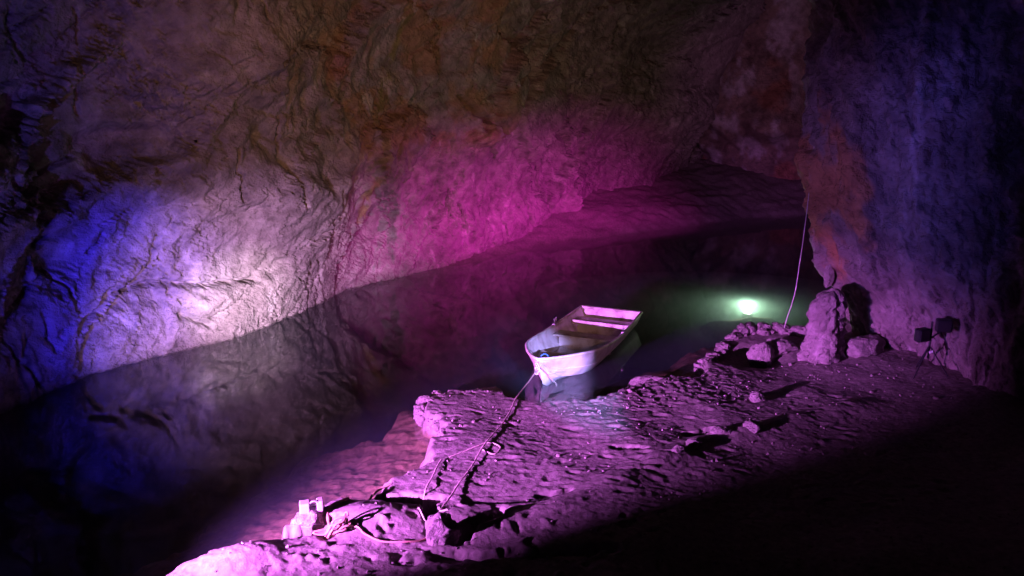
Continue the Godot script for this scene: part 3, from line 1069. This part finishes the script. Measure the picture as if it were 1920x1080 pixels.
# ------------------------------------------------------------------ stones
# a broken stone: a ball cut by random planes, roughened
func rock_mesh(sd: int, size: Vector3, rough: float, n := 18, cuts := 15) -> ArrayMesh:
	var r := RandomNumberGenerator.new()
	r.seed = sd
	var planes := []
	for k in cuts:
		var d := Vector3(r.randfn(), r.randfn(), r.randfn()).normalized()
		planes.append([d, r.randf_range(0.62, 0.95)])
	var fn := noise(FastNoiseLite.TYPE_SIMPLEX_SMOOTH, 1.6, 4, sd)
	var st := SurfaceTool.new()
	st.begin(Mesh.PRIMITIVE_TRIANGLES)
	st.set_smooth_group(0)
	for f in 6:
		var ax := f / 2
		var sg := 1.0 if f % 2 == 0 else -1.0
		var g := []
		for j in n + 1:
			for i in n + 1:
				var v := [0.0, 0.0, 0.0]
				v[ax] = sg
				v[(ax + 1) % 3] = tan((2.0 * i / n - 1.0) * PI / 4.0) * sg
				v[(ax + 2) % 3] = tan((2.0 * j / n - 1.0) * PI / 4.0)
				var d := Vector3(v[0], v[1], v[2]).normalized()
				var rad := 1.0
				for pl in planes:
					var c: float = d.dot(pl[0])
					if c > 0.05:
						rad = minf(rad, pl[1] / c)
				rad *= 1.0 + rough * (fn.get_noise_3dv(d * 1.2) + 0.35 * fn.get_noise_3dv(d * 4.0))
				g.append(d * rad * size)
		for j in n:
			for i in n:
				var a := j * (n + 1) + i
				quad(st, g[a], g[a + n + 1], g[a + n + 2], g[a + 1])
	st.generate_normals()
	return st.commit()

func stone(called: String, label: String, at: Vector3, size: Vector3, sd: int, turn := 0.0, rough := 0.16) -> MeshInstance3D:
	var o := put_mesh(called, rock_mesh(sd, size, rough), M.stone, self)
	o.position = at
	o.rotation.y = turn
	tag(o, label, "rock")
	return o

func make_rocks() -> void:
	# stalagmite: a stout tapering stump, fluted and knobbly
	var n := 56
	var m := 60
	var pos := PackedVector3Array()
	var col := PackedColorArray()
	for j in m:
		var t := float(j) / (m - 1)
		var y := -0.12 + 1.22 * t
		for i in n:
			var f := TAU * i / (n - 1.0)
			var d := Vector3(cos(f), 0, sin(f))
			var r := lerpf(0.32, 0.25, sst(0.0, 0.7, t))
			r *= 1.0 - 0.10 * exp(-pow((t - 0.42) / 0.14, 2)) + 0.06 * exp(-pow((t - 0.72) / 0.12, 2))
			r *= sqrt(maxf(0.0, 1.0 - pow(maxf(0.0, (t - 0.74) / 0.26), 2.6)))
			var q := d * 1.0 + Vector3(0, y * 1.2, 0)
			r += minf(r, 0.3) * (0.30 * w_mid.get_noise_3dv(q * 1.6 + Vector3(7, 0, 0)) + 0.22 * w_fin.get_noise_3dv(q * 1.5) + 0.05 * sin(y * 38.0 + 4.0 * w_mid.get_noise_3dv(q * 2.0)) + 0.12 * sst(0.0, 0.6, w_edge.get_noise_3dv(q * 1.3) + 1.0) - 0.05)
			pos.append(Vector3(d.x * r * 1.02 + 0.05 * t, y + 0.03 * d.x * t, d.z * r * 0.9))
			var k := 0.5 + 0.9 * w_pat.get_noise_3dv(q * 2.0)
			var c := Color(0.25, 0.21, 0.20).lerp(Color(0.42, 0.37, 0.36), clampf(k, 0, 1))
			col.append(c)
	var o := put_mesh("stalagmite", grid_mesh(n, m, pos, col, true), M.rock, self)
	o.position = Vector3(4.83, ground_at(4.83, -11.95), -11.95)
	tag(o, "stout waist-high stalagmite with rounded top standing under the rock curtain", "stalagmite")
	# ring of stacked stones at the water's edge
	var ring := thing("stone_ring", "low curved dry wall of stacked stones beside the stalagmite", "stone wall", Vector3(3.7, 0.1, -12.6))
	var arc := [Vector3(2.82, 0, -11.42), Vector3(2.92, 0, -11.85), Vector3(3.12, 0, -12.3), Vector3(3.42, 0, -12.75), Vector3(3.85, 0, -13.2), Vector3(4.3, 0, -13.45), Vector3(4.8, 0, -13.45), Vector3(5.0, 0, -13.1)]
	var path := smooth_path(arc, 0.16)
	var shapes := []
	for k in 7:
		shapes.append(rock_mesh(200 + k, Vector3(0.14, 0.075, 0.11), 0.35, 9, 16))
	for k in path.size():
		var course := 2 if k > path.size() * 0.55 or k < 4 else 1
		for c in course:
			var p := path[k] + Vector3(rng.randf_range(-0.05, 0.05), 0, rng.randf_range(-0.05, 0.05))
			var s := put_mesh("stone", shapes[rng.randi() % 7], M.stone, ring)
			var sc := rng.randf_range(0.75, 1.25)
			s.scale = Vector3(sc, sc, sc)
			s.rotation = Vector3(rng.randf_range(-0.25, 0.25), rng.randf_range(0, TAU), rng.randf_range(-0.25, 0.25))
			s.position = Vector3(p.x, maxf(ground_at(p.x, p.z), 0.0) + 0.02 + 0.09 * c, p.z) - ring.position
	stone("pointed_rock", "pointed slab of pale rock leaning inside the stone ring", Vector3(4.0, ground_at(4.0, -12.35) + 0.12, -12.35), Vector3(0.25, 0.30, 0.2), 21, 0.6)
	stone("flat_rock", "flat dark rock behind the pointed slab in the stone ring", Vector3(4.38, ground_at(4.38, -12.6) + 0.08, -12.6), Vector3(0.3, 0.18, 0.22), 22, 0.2)
	stone("bright_rock", "small bright angular rock on clods right of the dinghy", on_ground(3.33, -10.28, 0.03), Vector3(0.12, 0.09, 0.10), 23, 0.3)
	stone("anchor_rock", "knee-high rough boulder where the mooring line ends", on_ground(-0.66, -6.78, 0.04), Vector3(0.19, 0.19, 0.16), 24, 0.4)
	stone("edge_rock", "rounded rock lying at the foot of the jutting bank lip", Vector3(-0.72, 0.14, -9.05), Vector3(0.15, 0.13, 0.13), 25, 1.0)
	stone("ridge_rock", "pale rounded rock on the ridge where the light ends", on_ground(1.9, -8.52, -0.01), Vector3(0.10, 0.06, 0.08), 26, 0.5)
	stone("ridge_rock", "angular rock beside the deep scrape on the ridge", on_ground(2.55, -9.12, -0.01), Vector3(0.13, 0.07, 0.10), 27, 0.1)
	stone("ridge_rock", "dark block of rock at the unlit end of the ridge", on_ground(2.95, -9.22, -0.01), Vector3(0.14, 0.08, 0.11), 28, 1.4)
	stone("ridge_rock", "flat rock half sunk between the scrape and pale ridge rock", on_ground(2.12, -8.75, 0.0), Vector3(0.15, 0.07, 0.10), 29, 0.9)
	stone("wet_rock", "low pink lit rock breaking the water beside the dinghy", Vector3(2.1, 0.0, -11.62), Vector3(0.36, 0.11, 0.13), 31, 0.3)
	stone("sunken_rock", "round dark rock under water off the jutting lip", Vector3(-0.35, -0.22, -11.6), Vector3(0.3, 0.15, 0.22), 32, 0.8)
	stone("sunken_ledge", "long dark ledge under water before the glowing lamp", Vector3(5.2, -0.62, -16.4), Vector3(1.3, 0.30, 0.26), 34, 0.05)
	stone("dark_boulder", "low dark boulder between stalagmite and rock curtain", on_ground(5.5, -12.0, 0.1), Vector3(0.36, 0.24, 0.3), 33, 0.2)
	# lumps breaking off the lip of the bank
	for q in [[-1.17, -9.95, 0.11], [-1.22, -10.2, 0.13], [-1.2, -10.42, 0.10], [-1.06, -10.6, 0.09], [-1.02, -9.78, 0.10], [-0.95, -9.62, 0.08], [-0.86, -9.3, 0.08], [-0.9, -9.12, 0.06], [-0.6, -10.72, 0.07], [-0.25, -10.66, 0.06]]:
		var l := stone("mud_lump", "pale crumbling lump of dried mud on the bank lip", Vector3(q[0], 0.10 + 0.08 * rng.randf(), q[1]), Vector3(q[2] * 1.2, q[2], q[2]), 300 + int(q[2] * 1000.0) + int(q[1] * -10.0), rng.randf() * 6.0, 0.3)
		l.set_meta("group", "mud lumps along the bank lip")
		l.set_meta("category", "mud")
	# loose chips and crumbs
	var mm := MultiMesh.new()
	mm.transform_format = MultiMesh.TRANSFORM_3D
	mm.mesh = rock_mesh(77, Vector3(0.02, 0.014, 0.018), 0.2, 3, 9)
	var at := []
	for k in 1500:
		var x := rng.randf_range(-3.0, 6.0)
		var z := rng.randf_range(-12.0, -5.2)
		var sd := sample(sd_shore, x, z)
		if sd < 0.02:
			continue
		var crumb := n_big.get_noise_2d(x * 2.0 + 5.0, z * 2.0) + (0.35 if z < -10.0 and x > 0.5 else 0.0) + (0.3 if sd < 0.2 else 0.0) + (0.25 if z > -6.7 else 0.0)
		if crumb < 0.1:
			continue
		var b := Basis.from_euler(Vector3(rng.randf() * 6, rng.randf() * 6, rng.randf() * 6)).scaled(Vector3.ONE * rng.randf_range(0.4, 1.0) * (2.2 if rng.randf() < 0.06 else 1.0))
		at.append(Transform3D(b, on_ground(x, z, 0.004)))
	mm.instance_count = at.size()
	for k in at.size():
		mm.set_instance_transform(k, at[k])
	var mi := MultiMeshInstance3D.new()
	mi.name = "loose_gravel"
	mi.multimesh = mm
	mi.material_override = M.stone
	mi.set_meta("kind", "stuff")
	tag(mi, "loose chips and mud crumbs scattered over the bank", "gravel")
	add_child(mi)

# ------------------------------------------------------------------ the dinghy
func lerp_table(xs: Array, vs: Array, x: float) -> float:
	for k in xs.size() - 1:
		if x <= xs[k + 1]:
			return lerpf(vs[k], vs[k + 1], clampf((x - xs[k]) / (xs[k + 1] - xs[k]), 0, 1))
	return vs[vs.size() - 1]

func soft_table(xs: Array, vs: Array, x: float) -> float:
	return (lerp_table(xs, vs, x - 0.06) + 2.0 * lerp_table(xs, vs, x) + lerp_table(xs, vs, x + 0.06)) / 4.0

func half_beam(s: float) -> float:
	return 0.0 if s <= 0.0 else soft_table([0.0, 0.03, 0.1, 0.22, 0.4, 0.7, 0.9, 1.15, 1.6, 2.3, 3.0, 3.75], [0.0, 0.07, 0.14, 0.225, 0.34, 0.485, 0.56, 0.61, 0.64, 0.645, 0.625, 0.595], s) * sst(-0.03, 0.05, s)

func rim_height(s: float) -> float:
	return lerpf(0.47, 0.285, sst(-0.5, 2.3, s)) + 0.02 * sst(2.6, 3.7, s)

func keel_height(s: float) -> float:
	return lerp_table([0.0, 0.21, 0.42, 0.9, 3.75], [0.46, 0.0, -0.10, -0.15, -0.10], s)

# a point of the hull: t from 0 at the rim to 1 at the keel, in by some thickness
func hull_point(s: float, t: float, side: float, inset: float) -> Vector3:
	var b := maxf(0.0, half_beam(s) - inset)
	var top := rim_height(s)
	var low := keel_height(s) + inset
	var full := sst(0.1, 1.3, s)
	# chine position
	var cb := b * lerpf(0.34, 0.70, full)
	var cy := lerpf(low, top, lerpf(0.34, 0.20, full))
	var w := 0.0
	var y := 0.0
	if t < 0.7:
		var k := t / 0.7
		w = lerpf(b, cb, k) + 0.03 * full * sin(k * PI)
		y = lerpf(top, cy, k)
	else:
		var k := (t - 0.7) / 0.3
		w = lerpf(cb, 0.0, k)
		y = lerpf(cy, low, k * k * 0.4 + k * 0.6)
	return Vector3(w * side, y, s)

func make_boat() -> void:
	var boat := thing("dinghy", "small white rowing dinghy with three bench seats moored at the sand bank", "boat", Vector3(0.38, 0, -11.35))
	boat.rotation.y = PI - deg_to_rad(23.75)
	# local z runs from bow to stern after the half turn; x is mirrored with it
	var sv := [0.0, 0.012, 0.03, 0.06, 0.10, 0.16, 0.22, 0.30, 0.40, 0.52, 0.65, 0.82, 1.0, 1.25, 1.5, 1.85, 2.2, 2.6, 3.0, 3.4, 3.75]
	var tv := [0.0, 0.12, 0.26, 0.42, 0.56, 0.66, 0.7, 0.76, 0.84, 0.92, 1.0]
	for shell in [["hull", 0.0, M.paint], ["lining", 0.022, M.paint]]:
		var st := SurfaceTool.new()
		st.begin(Mesh.PRIMITIVE_TRIANGLES)
		for side in [-1.0, 1.0]:
			for i in sv.size() - 1:
				for j in tv.size() - 1:
					st.set_smooth_group(1 if tv[j] < 0.69 else 2)
					var a := hull_point(sv[i], tv[j], side, shell[1])
					var b := hull_point(sv[i + 1], tv[j], side, shell[1])
					var c := hull_point(sv[i + 1], tv[j + 1], side, shell[1])
					var d := hull_point(sv[i], tv[j + 1], side, shell[1])
					if (side > 0.0) == (shell[1] == 0.0):
						quad(st, a, d, c, b)
					else:
						quad(st, a, b, c, d)
		part(shell[0], st, shell[2], boat)
	# gunwale: a rounded rail over both shells
	var rail := []
	for i in sv.size():
		var p := hull_point(sv[sv.size() - 1 - i], 0.0, -1.0, 0.01)
		rail.append(p + Vector3(0, 0.008, 0))
	for i in range(1, sv.size()):
		rail.append(hull_point(sv[i], 0.0, 1.0, 0.01) + Vector3(0, 0.008, 0))
	var rs := SurfaceTool.new()
	rs.begin(Mesh.PRIMITIVE_TRIANGLES)
	tube(rs, smooth_path(rail, 0.05), 0.024, 8)
	part("gunwale", rs, M.paint, boat)
	# transom
	var st2 := SurfaceTool.new()
	st2.begin(Mesh.PRIMITIVE_TRIANGLES)
	st2.set_smooth_group(-1)
	for z in [3.705, 3.76]:
		var rim := []
		for t in tv:
			rim.append(hull_point(3.73, t, -1.0, 0.006) * Vector3(1, 1, 0) + Vector3(0, 0.0, z))
		var other := []
		for t in tv:
			other.append(hull_point(3.73, t, 1.0, 0.006) * Vector3(1, 1, 0) + Vector3(0, 0.0, z))
		for k in tv.size() - 1:
			if z > 3.5:
				quad(st2, rim[k], rim[k + 1], other[k + 1], other[k])
			else:
				quad(st2, other[k], other[k + 1], rim[k + 1], rim[k])
	bevel_box(st2, Transform3D(Basis.IDENTITY, Vector3(0, rim_height(3.73) + 0.006, 3.732)), Vector3(1.215, 0.045, 0.085), 0.012)
	part("transom", st2, M.paint, boat)
	# bench seats with boxed fronts
	for q in [[2.15, 0.19, 0.30, true], [3.08, 0.205, 0.30, true]]:
		var st := SurfaceTool.new()
		st.begin(Mesh.PRIMITIVE_TRIANGLES)
		var w0 := (half_beam(q[0]) - 0.035) * 2.0
		bevel_box(st, Transform3D(Basis.IDENTITY, Vector3(0, q[1] - 0.015, q[0] + q[2] / 2.0)), Vector3(w0 - 0.07, 0.035, q[2]), 0.008)
		var th := part("bench", st, M.paint, boat)
		st = SurfaceTool.new()
		st.begin(Mesh.PRIMITIVE_TRIANGLES)
		var h := 0.22
		bevel_box(st, Transform3D(Basis.IDENTITY, Vector3(0, q[1] - 0.035 - h / 2.0, q[0] + 0.03)), Vector3(w0 * 0.78, h, 0.02), 0.004)
		part("front_panel", st, M.paint, th)
		if q[0] > 2.6:
			st = SurfaceTool.new()
			st.begin(Mesh.PRIMITIVE_TRIANGLES)
			bevel_box(st, Transform3D(Basis.IDENTITY, Vector3(0, q[1] - 0.02, q[0] - 0.006)), Vector3(w0 - 0.09, 0.08, 0.022), 0.005)
			part("front_board", st, M.paint, th)
	# bow seat
	var bs := SurfaceTool.new()
	bs.begin(Mesh.PRIMITIVE_TRIANGLES)
	bs.set_smooth_group(-1)
	var zs := [0.2, 0.35, 0.55, 0.8, 1.15]
	for k in zs.size() - 1:
		var wa := half_beam(zs[k]) * 0.70 - 0.02
		var wb := half_beam(zs[k + 1]) * 0.70 - 0.02
		quad(bs, Vector3(-wa, 0.20, zs[k]), Vector3(wa, 0.20, zs[k]), Vector3(wb, 0.20, zs[k + 1]), Vector3(-wb, 0.20, zs[k + 1]))
		quad(bs, Vector3(-wb, 0.17, zs[k + 1]), Vector3(wb, 0.17, zs[k + 1]), Vector3(wa, 0.17, zs[k]), Vector3(-wa, 0.17, zs[k]))
	var we := half_beam(1.15) * 0.70 - 0.02
	bevel_box(bs, Transform3D(Basis.IDENTITY, Vector3(0, 0.165, 1.155)), Vector3(we * 2.0, 0.08, 0.02), 0.004)
	part("bow_seat", bs, M.paint, boat)
	# rowlocks
	for side in [-1.0, 1.0]:
		var st := SurfaceTool.new()
		st.begin(Mesh.PRIMITIVE_TRIANGLES)
		var z: float = 2.40
		var x: float = side * (half_beam(z) - 0.01)
		var y := rim_height(z)
		bevel_box(st, Transform3D(Basis.IDENTITY, Vector3(x, y + 0.02, z)), Vector3(0.06, 0.05, 0.16), 0.01)
		tube(st, smooth_path([Vector3(x, y + 0.13, z - 0.045), Vector3(x, y + 0.08, z - 0.04), Vector3(x, y + 0.055, z), Vector3(x, y + 0.08, z + 0.04), Vector3(x, y + 0.13, z + 0.045)], 0.02), 0.009, 6)
		part("rowlock", st, M.galvanised, boat)
	# mooring ring and the moulded strake
	var st3 := SurfaceTool.new()
	st3.begin(Mesh.PRIMITIVE_TRIANGLES)
	var ringp := []
	for k in 17:
		ringp.append(Vector3(cos(TAU * k / 16.0) * 0.03, 0.37 + sin(TAU * k / 16.0) * 0.03, 0.01))
	tube(st3, ringp, 0.007, 6)
	part("mooring_ring", st3, M.galvanised, boat)
	for side in [-1.0, 1.0]:
		var pts := []
		for s in sv:
			if s >= 0.05:
				pts.append(hull_point(s, 0.42, side, -0.004))
		var st := SurfaceTool.new()
		st.begin(Mesh.PRIMITIVE_TRIANGLES)
		tube(st, smooth_path(pts, 0.08), 0.007, 5)
		part("strake", st, M.paint, boat)

# ------------------------------------------------------------------ ropes
func rope(called: String, label: String, pts: Array, r: float, m: Material, at: Vector3, lay := 60.0, step := 0.02) -> MeshInstance3D:
	var st := SurfaceTool.new()
	st.begin(Mesh.PRIMITIVE_TRIANGLES)
	var rel := []
	for p in pts:
		rel.append(p - at)
	tube(st, smooth_path(rel, step), r, 9, lay)
	var o := part(called, st, m, self)
	o.position = at
	tag(o, label, "rope")
	return o

func boat_point(p: Vector3) -> Vector3:
	var boat: Node3D = get_node("dinghy")
	return boat.transform * p

func make_ropes() -> void:
	# the mooring line from the bow ring to the boulder
	var pts := [boat_point(Vector3(0.0, 0.36, 0.02)), boat_point(Vector3(0.0, 0.30, -0.05))]
	pts.append(Vector3(0.25, 0.27, -10.95))
	pts.append(on_ground(0.06, -10.3, 0.03))
	for q in [[-0.02, -9.9], [-0.12, -9.5], [-0.23, -9.1], [-0.34, -8.66], [-0.45, -8.2], [-0.55, -7.8], [-0.62, -7.5]]:
		pts.append(on_ground(q[0], q[1], 0.02 + rng.randf_range(0.0, 0.02)))
	pts.append(on_ground(-0.68, -7.2, 0.06))
	pts.append(Vector3(-0.68, ground_at(-0.66, -6.78) + 0.18, -6.95))
	pts.append(Vector3(-0.60, ground_at(-0.66, -6.78) + 0.24, -6.86))
	rope("mooring_rope", "long mooring rope running from the dinghy bow across the sand", pts, 0.0085, M.rope, pts[0], 55.0)
	# tail ends at the bow
	var bow := [boat_point(Vector3(0.0, 0.44, 0.03)), boat_point(Vector3(-0.05, 0.36, -0.01)), boat_point(Vector3(-0.10, 0.22, 0.12)), boat_point(Vector3(-0.13, 0.08, 0.25)), boat_point(Vector3(-0.16, 0.0, 0.34)), boat_point(Vector3(-0.17, -0.06, 0.36))]
	rope("bow_line", "thin line hanging down the dinghy bow into the water", bow, 0.008, M.rope, bow[0])
	var loop := []
	for k in 26:
		var f := TAU * k / 12.0
		loop.append(boat_point(Vector3(0.03 * cos(f) + 0.01 * sin(k * 1.7), 0.38 - 0.005 * k + 0.04 * sin(f * 1.0), -0.01 - 0.012 * sin(f * 0.7))))
	rope("knotted_rope", "pale rope knotted in loops round the dinghy bow ring", loop, 0.009, M.pale_rope, loop[0], 60.0, 0.01)
	var bl := [boat_point(Vector3(-0.02, 0.49, 0.08)), boat_point(Vector3(-0.05, 0.51, 0.14)), boat_point(Vector3(-0.08, 0.46, 0.22)), boat_point(Vector3(-0.09, 0.32, 0.26)), boat_point(Vector3(-0.09, 0.20, 0.28))]
	rope("blue_cord", "short bright blue cord arching over the dinghy bow", bl, 0.008, M.blue_rope, bl[0])
	# the second line on the sand and the loose curl
	var p2 := []
	for q in [[-0.80, -8.42], [-0.83, -8.2], [-0.86, -7.9], [-0.9, -7.6], [-0.93, -7.4], [-0.92, -7.2], [-0.85, -7.05], [-0.77, -7.1], [-0.75, -7.25], [-0.82, -7.4]]:
		p2.append(on_ground(q[0], q[1], 0.022))
	rope("loose_rope", "short loose rope end looped in the hole by the boulder", p2, 0.008, M.rope, p2[0], 50.0)
	var p3 := []
	for q in [[-0.72, -8.5], [-0.6, -8.6], [-0.42, -8.75], [-0.28, -8.85], [-0.14, -8.72], [-0.2, -8.55], [-0.3, -8.6], [-0.36, -8.68]]:
		p3.append(on_ground(q[0], q[1], 0.008))
	rope("curled_rope", "thin rope curling on the rippled sand beside the mooring rope", p3, 0.007, M.rope, p3[0], 50.0)
	# the reddish coil with its long tail
	var coil := []
	var c := Vector2(-1.72, -6.83)
	for k in 60:
		var f := TAU * k / 11.0
		var w := 0.115 + 0.03 * sin(k * 1.3)
		coil.append(on_ground(c.x + w * 1.25 * cos(f) + 0.02 * sin(k * 0.7), c.y + w * 0.6 * sin(f), 0.03 + 0.0022 * k))
	for q in [[-1.5, -6.86], [-1.38, -6.78], [-1.2, -6.68], [-1.0, -6.66], [-0.85, -6.72], [-0.78, -6.8]]:
		coil.append(on_ground(q[0], q[1], 0.016))
	rope("coiled_rope", "reddish rope bundled in a coil with its tail across the sand", coil, 0.010, M.old_rope, Vector3(c.x, ground_at(c.x, c.y), c.y), 50.0)
	var p4 := []
	for q in [[-1.72, -6.95], [-1.78, -7.05], [-1.8, -7.2], [-1.74, -7.35], [-1.66, -7.45]]:
		p4.append(on_ground(q[0], q[1], 0.02))
	rope("thick_rope", "thick hose-like rope curving up from the coil to the bank edge", p4, 0.014, M.old_rope, p4[0], 30.0)
	# rope hanging from the rock curtain to the ring of stones
	var hang := []
	for k in 13:
		var t := k / 12.0
		hang.append(Vector3(4.72, 3.6, -12.72).lerp(Vector3(4.78, 0.32, -13.35), t) + Vector3(0.03 * sin(t * PI) - 0.10 * sst(0.75, 1.0, t) * (1.0 - 0.2 * t), -0.12 * sin(t * PI), 0.0))
	rope("hanging_rope", "long thin pale rope hanging from the rock curtain to the stones", hang, 0.0065, M.pale_rope, hang[0], 60.0)

# ------------------------------------------------------------------ small things
func make_small_things() -> void:
	# pale box with a carrying bracket at the water's edge
	var t := thing("lamp_box", "small pale boxy lamp housing with bracket at the bank edge", "lamp", on_ground(-1.95, -7.05, 0.0))
	t.rotation.y = 0.25
	t.scale = Vector3(0.8, 0.8, 0.8)
	var st := SurfaceTool.new()
	st.begin(Mesh.PRIMITIVE_TRIANGLES)
	bevel_box(st, Transform3D(Basis.IDENTITY, Vector3(-0.06, 0.16, 0.0)), Vector3(0.12, 0.13, 0.13), 0.012)
	part("housing", st, M.pale_plastic, t)
	st = SurfaceTool.new()
	st.begin(Mesh.PRIMITIVE_TRIANGLES)
	bevel_box(st, Transform3D(Basis.IDENTITY, Vector3(0.12, 0.16, -0.02)), Vector3(0.08, 0.14, 0.12), 0.012)
	part("end_block", st, M.pale_plastic, t)
	st = SurfaceTool.new()
	st.begin(Mesh.PRIMITIVE_TRIANGLES)
	tube(st, smooth_path([Vector3(-0.01, 0.20, 0.03), Vector3(0.03, 0.235, 0.03), Vector3(0.07, 0.235, 0.03), Vector3(0.10, 0.20, 0.03)], 0.01), 0.010, 6)
	part("bracket", st, M.pale_plastic, t)
	st = SurfaceTool.new()
	st.begin(Mesh.PRIMITIVE_TRIANGLES)
	bevel_box(st, Transform3D(Basis.IDENTITY, Vector3(0.03, 0.11, -0.01)), Vector3(0.14, 0.02, 0.09), 0.004)
	part("base_plate", st, M.pale_plastic, t)
	stone("edge_rock", "low rock under the pale lamp housing at the bank edge", Vector3(-1.95, ground_at(-1.95, -7.05) - 0.02, -7.07), Vector3(0.2, 0.13, 0.14), 41, 0.3)
	# a stick across the notch
	var s2 := [on_ground(-1.62, -7.72, 0.03), on_ground(-1.48, -7.78, 0.06), on_ground(-1.30, -7.86, 0.03)]
	st = SurfaceTool.new()
	st.begin(Mesh.PRIMITIVE_TRIANGLES)
	var rel := []
	for p in s2:
		rel.append(p - s2[0])
	tube(st, smooth_path(rel, 0.05), 0.014, 6)
	var o := part("stick", st, M.wood, self)
	o.position = s2[0]
	tag(o, "straight stick bridging the notch in the bank edge", "stick")
	# the sunken lamp
	var at := Vector3(5.1, -0.33, -16.8)
	var lamp := thing("underwater_lamp", "glowing white lamp sunk in the green water", "lamp", at)
	st = SurfaceTool.new()
	st.begin(Mesh.PRIMITIVE_TRIANGLES)
	tube(st, [Vector3(0, -0.12, 0), Vector3(0, 0.02, 0)], 0.11, 16)
	part("housing", st, M.black_metal, lamp)
	st = SurfaceTool.new()
	st.begin(Mesh.PRIMITIVE_TRIANGLES)
	tube(st, [Vector3(0, 0.02, 0), Vector3(0, 0.05, 0)], 0.07, 16)
	var lm := StandardMaterial3D.new()
	lm.albedo_color = Color(0.9, 0.9, 0.9)
	lm.emission_enabled = true
	lm.emission = Color(0.85, 1.0, 0.85)
	lm.emission_energy_multiplier = 18.0
	part("lamp_lens", st, lm, lamp)
	st = SurfaceTool.new()
	st.begin(Mesh.PRIMITIVE_TRIANGLES)
	tube(st, [Vector3(0, -1.3, 0), Vector3(0, -0.12, 0)], 0.03, 8)
	part("stem", st, M.black_metal, lamp)
	var bulb := OmniLight3D.new()
	bulb.name = "bulb"
	lamp.add_child(bulb)
	bulb.position = Vector3(0, 0.16, -0.02)
	bulb.light_color = Color(0.9, 1.0, 0.85)
	bulb.light_energy = 6.0
	bulb.light_size = 0.05
	bulb.omni_range = 40.0
	bulb.omni_attenuation = 2.0
	bulb.shadow_enabled = true
	# the dark floodlights on a stand at the foot of the curtain
	var f := on_ground(5.85, -10.95)
	var stand := thing("light_stand", "black tripod with two unlit floodlights before the rock curtain", "light stand", f)
	st = SurfaceTool.new()
	st.begin(Mesh.PRIMITIVE_TRIANGLES)
	tube(st, [Vector3(0.1, 0.25, 0), Vector3(0.1, 0.8, 0)], 0.015, 8)
	part("pole", st, M.black_metal, stand)
	for k in 3:
		var a := TAU * k / 3.0 + 0.5
		st = SurfaceTool.new()
		st.begin(Mesh.PRIMITIVE_TRIANGLES)
		tube(st, [Vector3(0.1 + 0.3 * cos(a), 0.0, 0.3 * sin(a)), Vector3(0.1, 0.45, 0)], 0.011, 6)
		part("leg", st, M.black_metal, stand)
	for q in [[-0.05, 0.62, 0.4], [0.24, 0.76, -0.3]]:
		st = SurfaceTool.new()
		st.begin(Mesh.PRIMITIVE_TRIANGLES)
		bevel_box(st, Transform3D(Basis(Vector3.UP, q[2]), Vector3(q[0], q[1], 0.05)), Vector3(0.21, 0.19, 0.12), 0.02)
		var hd := part("lamp_head", st, M.black_metal, stand)
		st = SurfaceTool.new()
		st.begin(Mesh.PRIMITIVE_TRIANGLES)
		tube(st, [Vector3(q[0], q[1] - 0.1, 0.0), Vector3(0.1, 0.55, 0)], 0.012, 6)
		part("yoke", st, M.black_metal, hd)
	st = SurfaceTool.new()
	st.begin(Mesh.PRIMITIVE_TRIANGLES)
	bevel_box(st, Transform3D(Basis(Vector3.BACK, 0.3), Vector3(0.12, 0.36, 0.03)), Vector3(0.06, 0.03, 0.01), 0.002)
	part("tag", st, M.tag_white, stand)
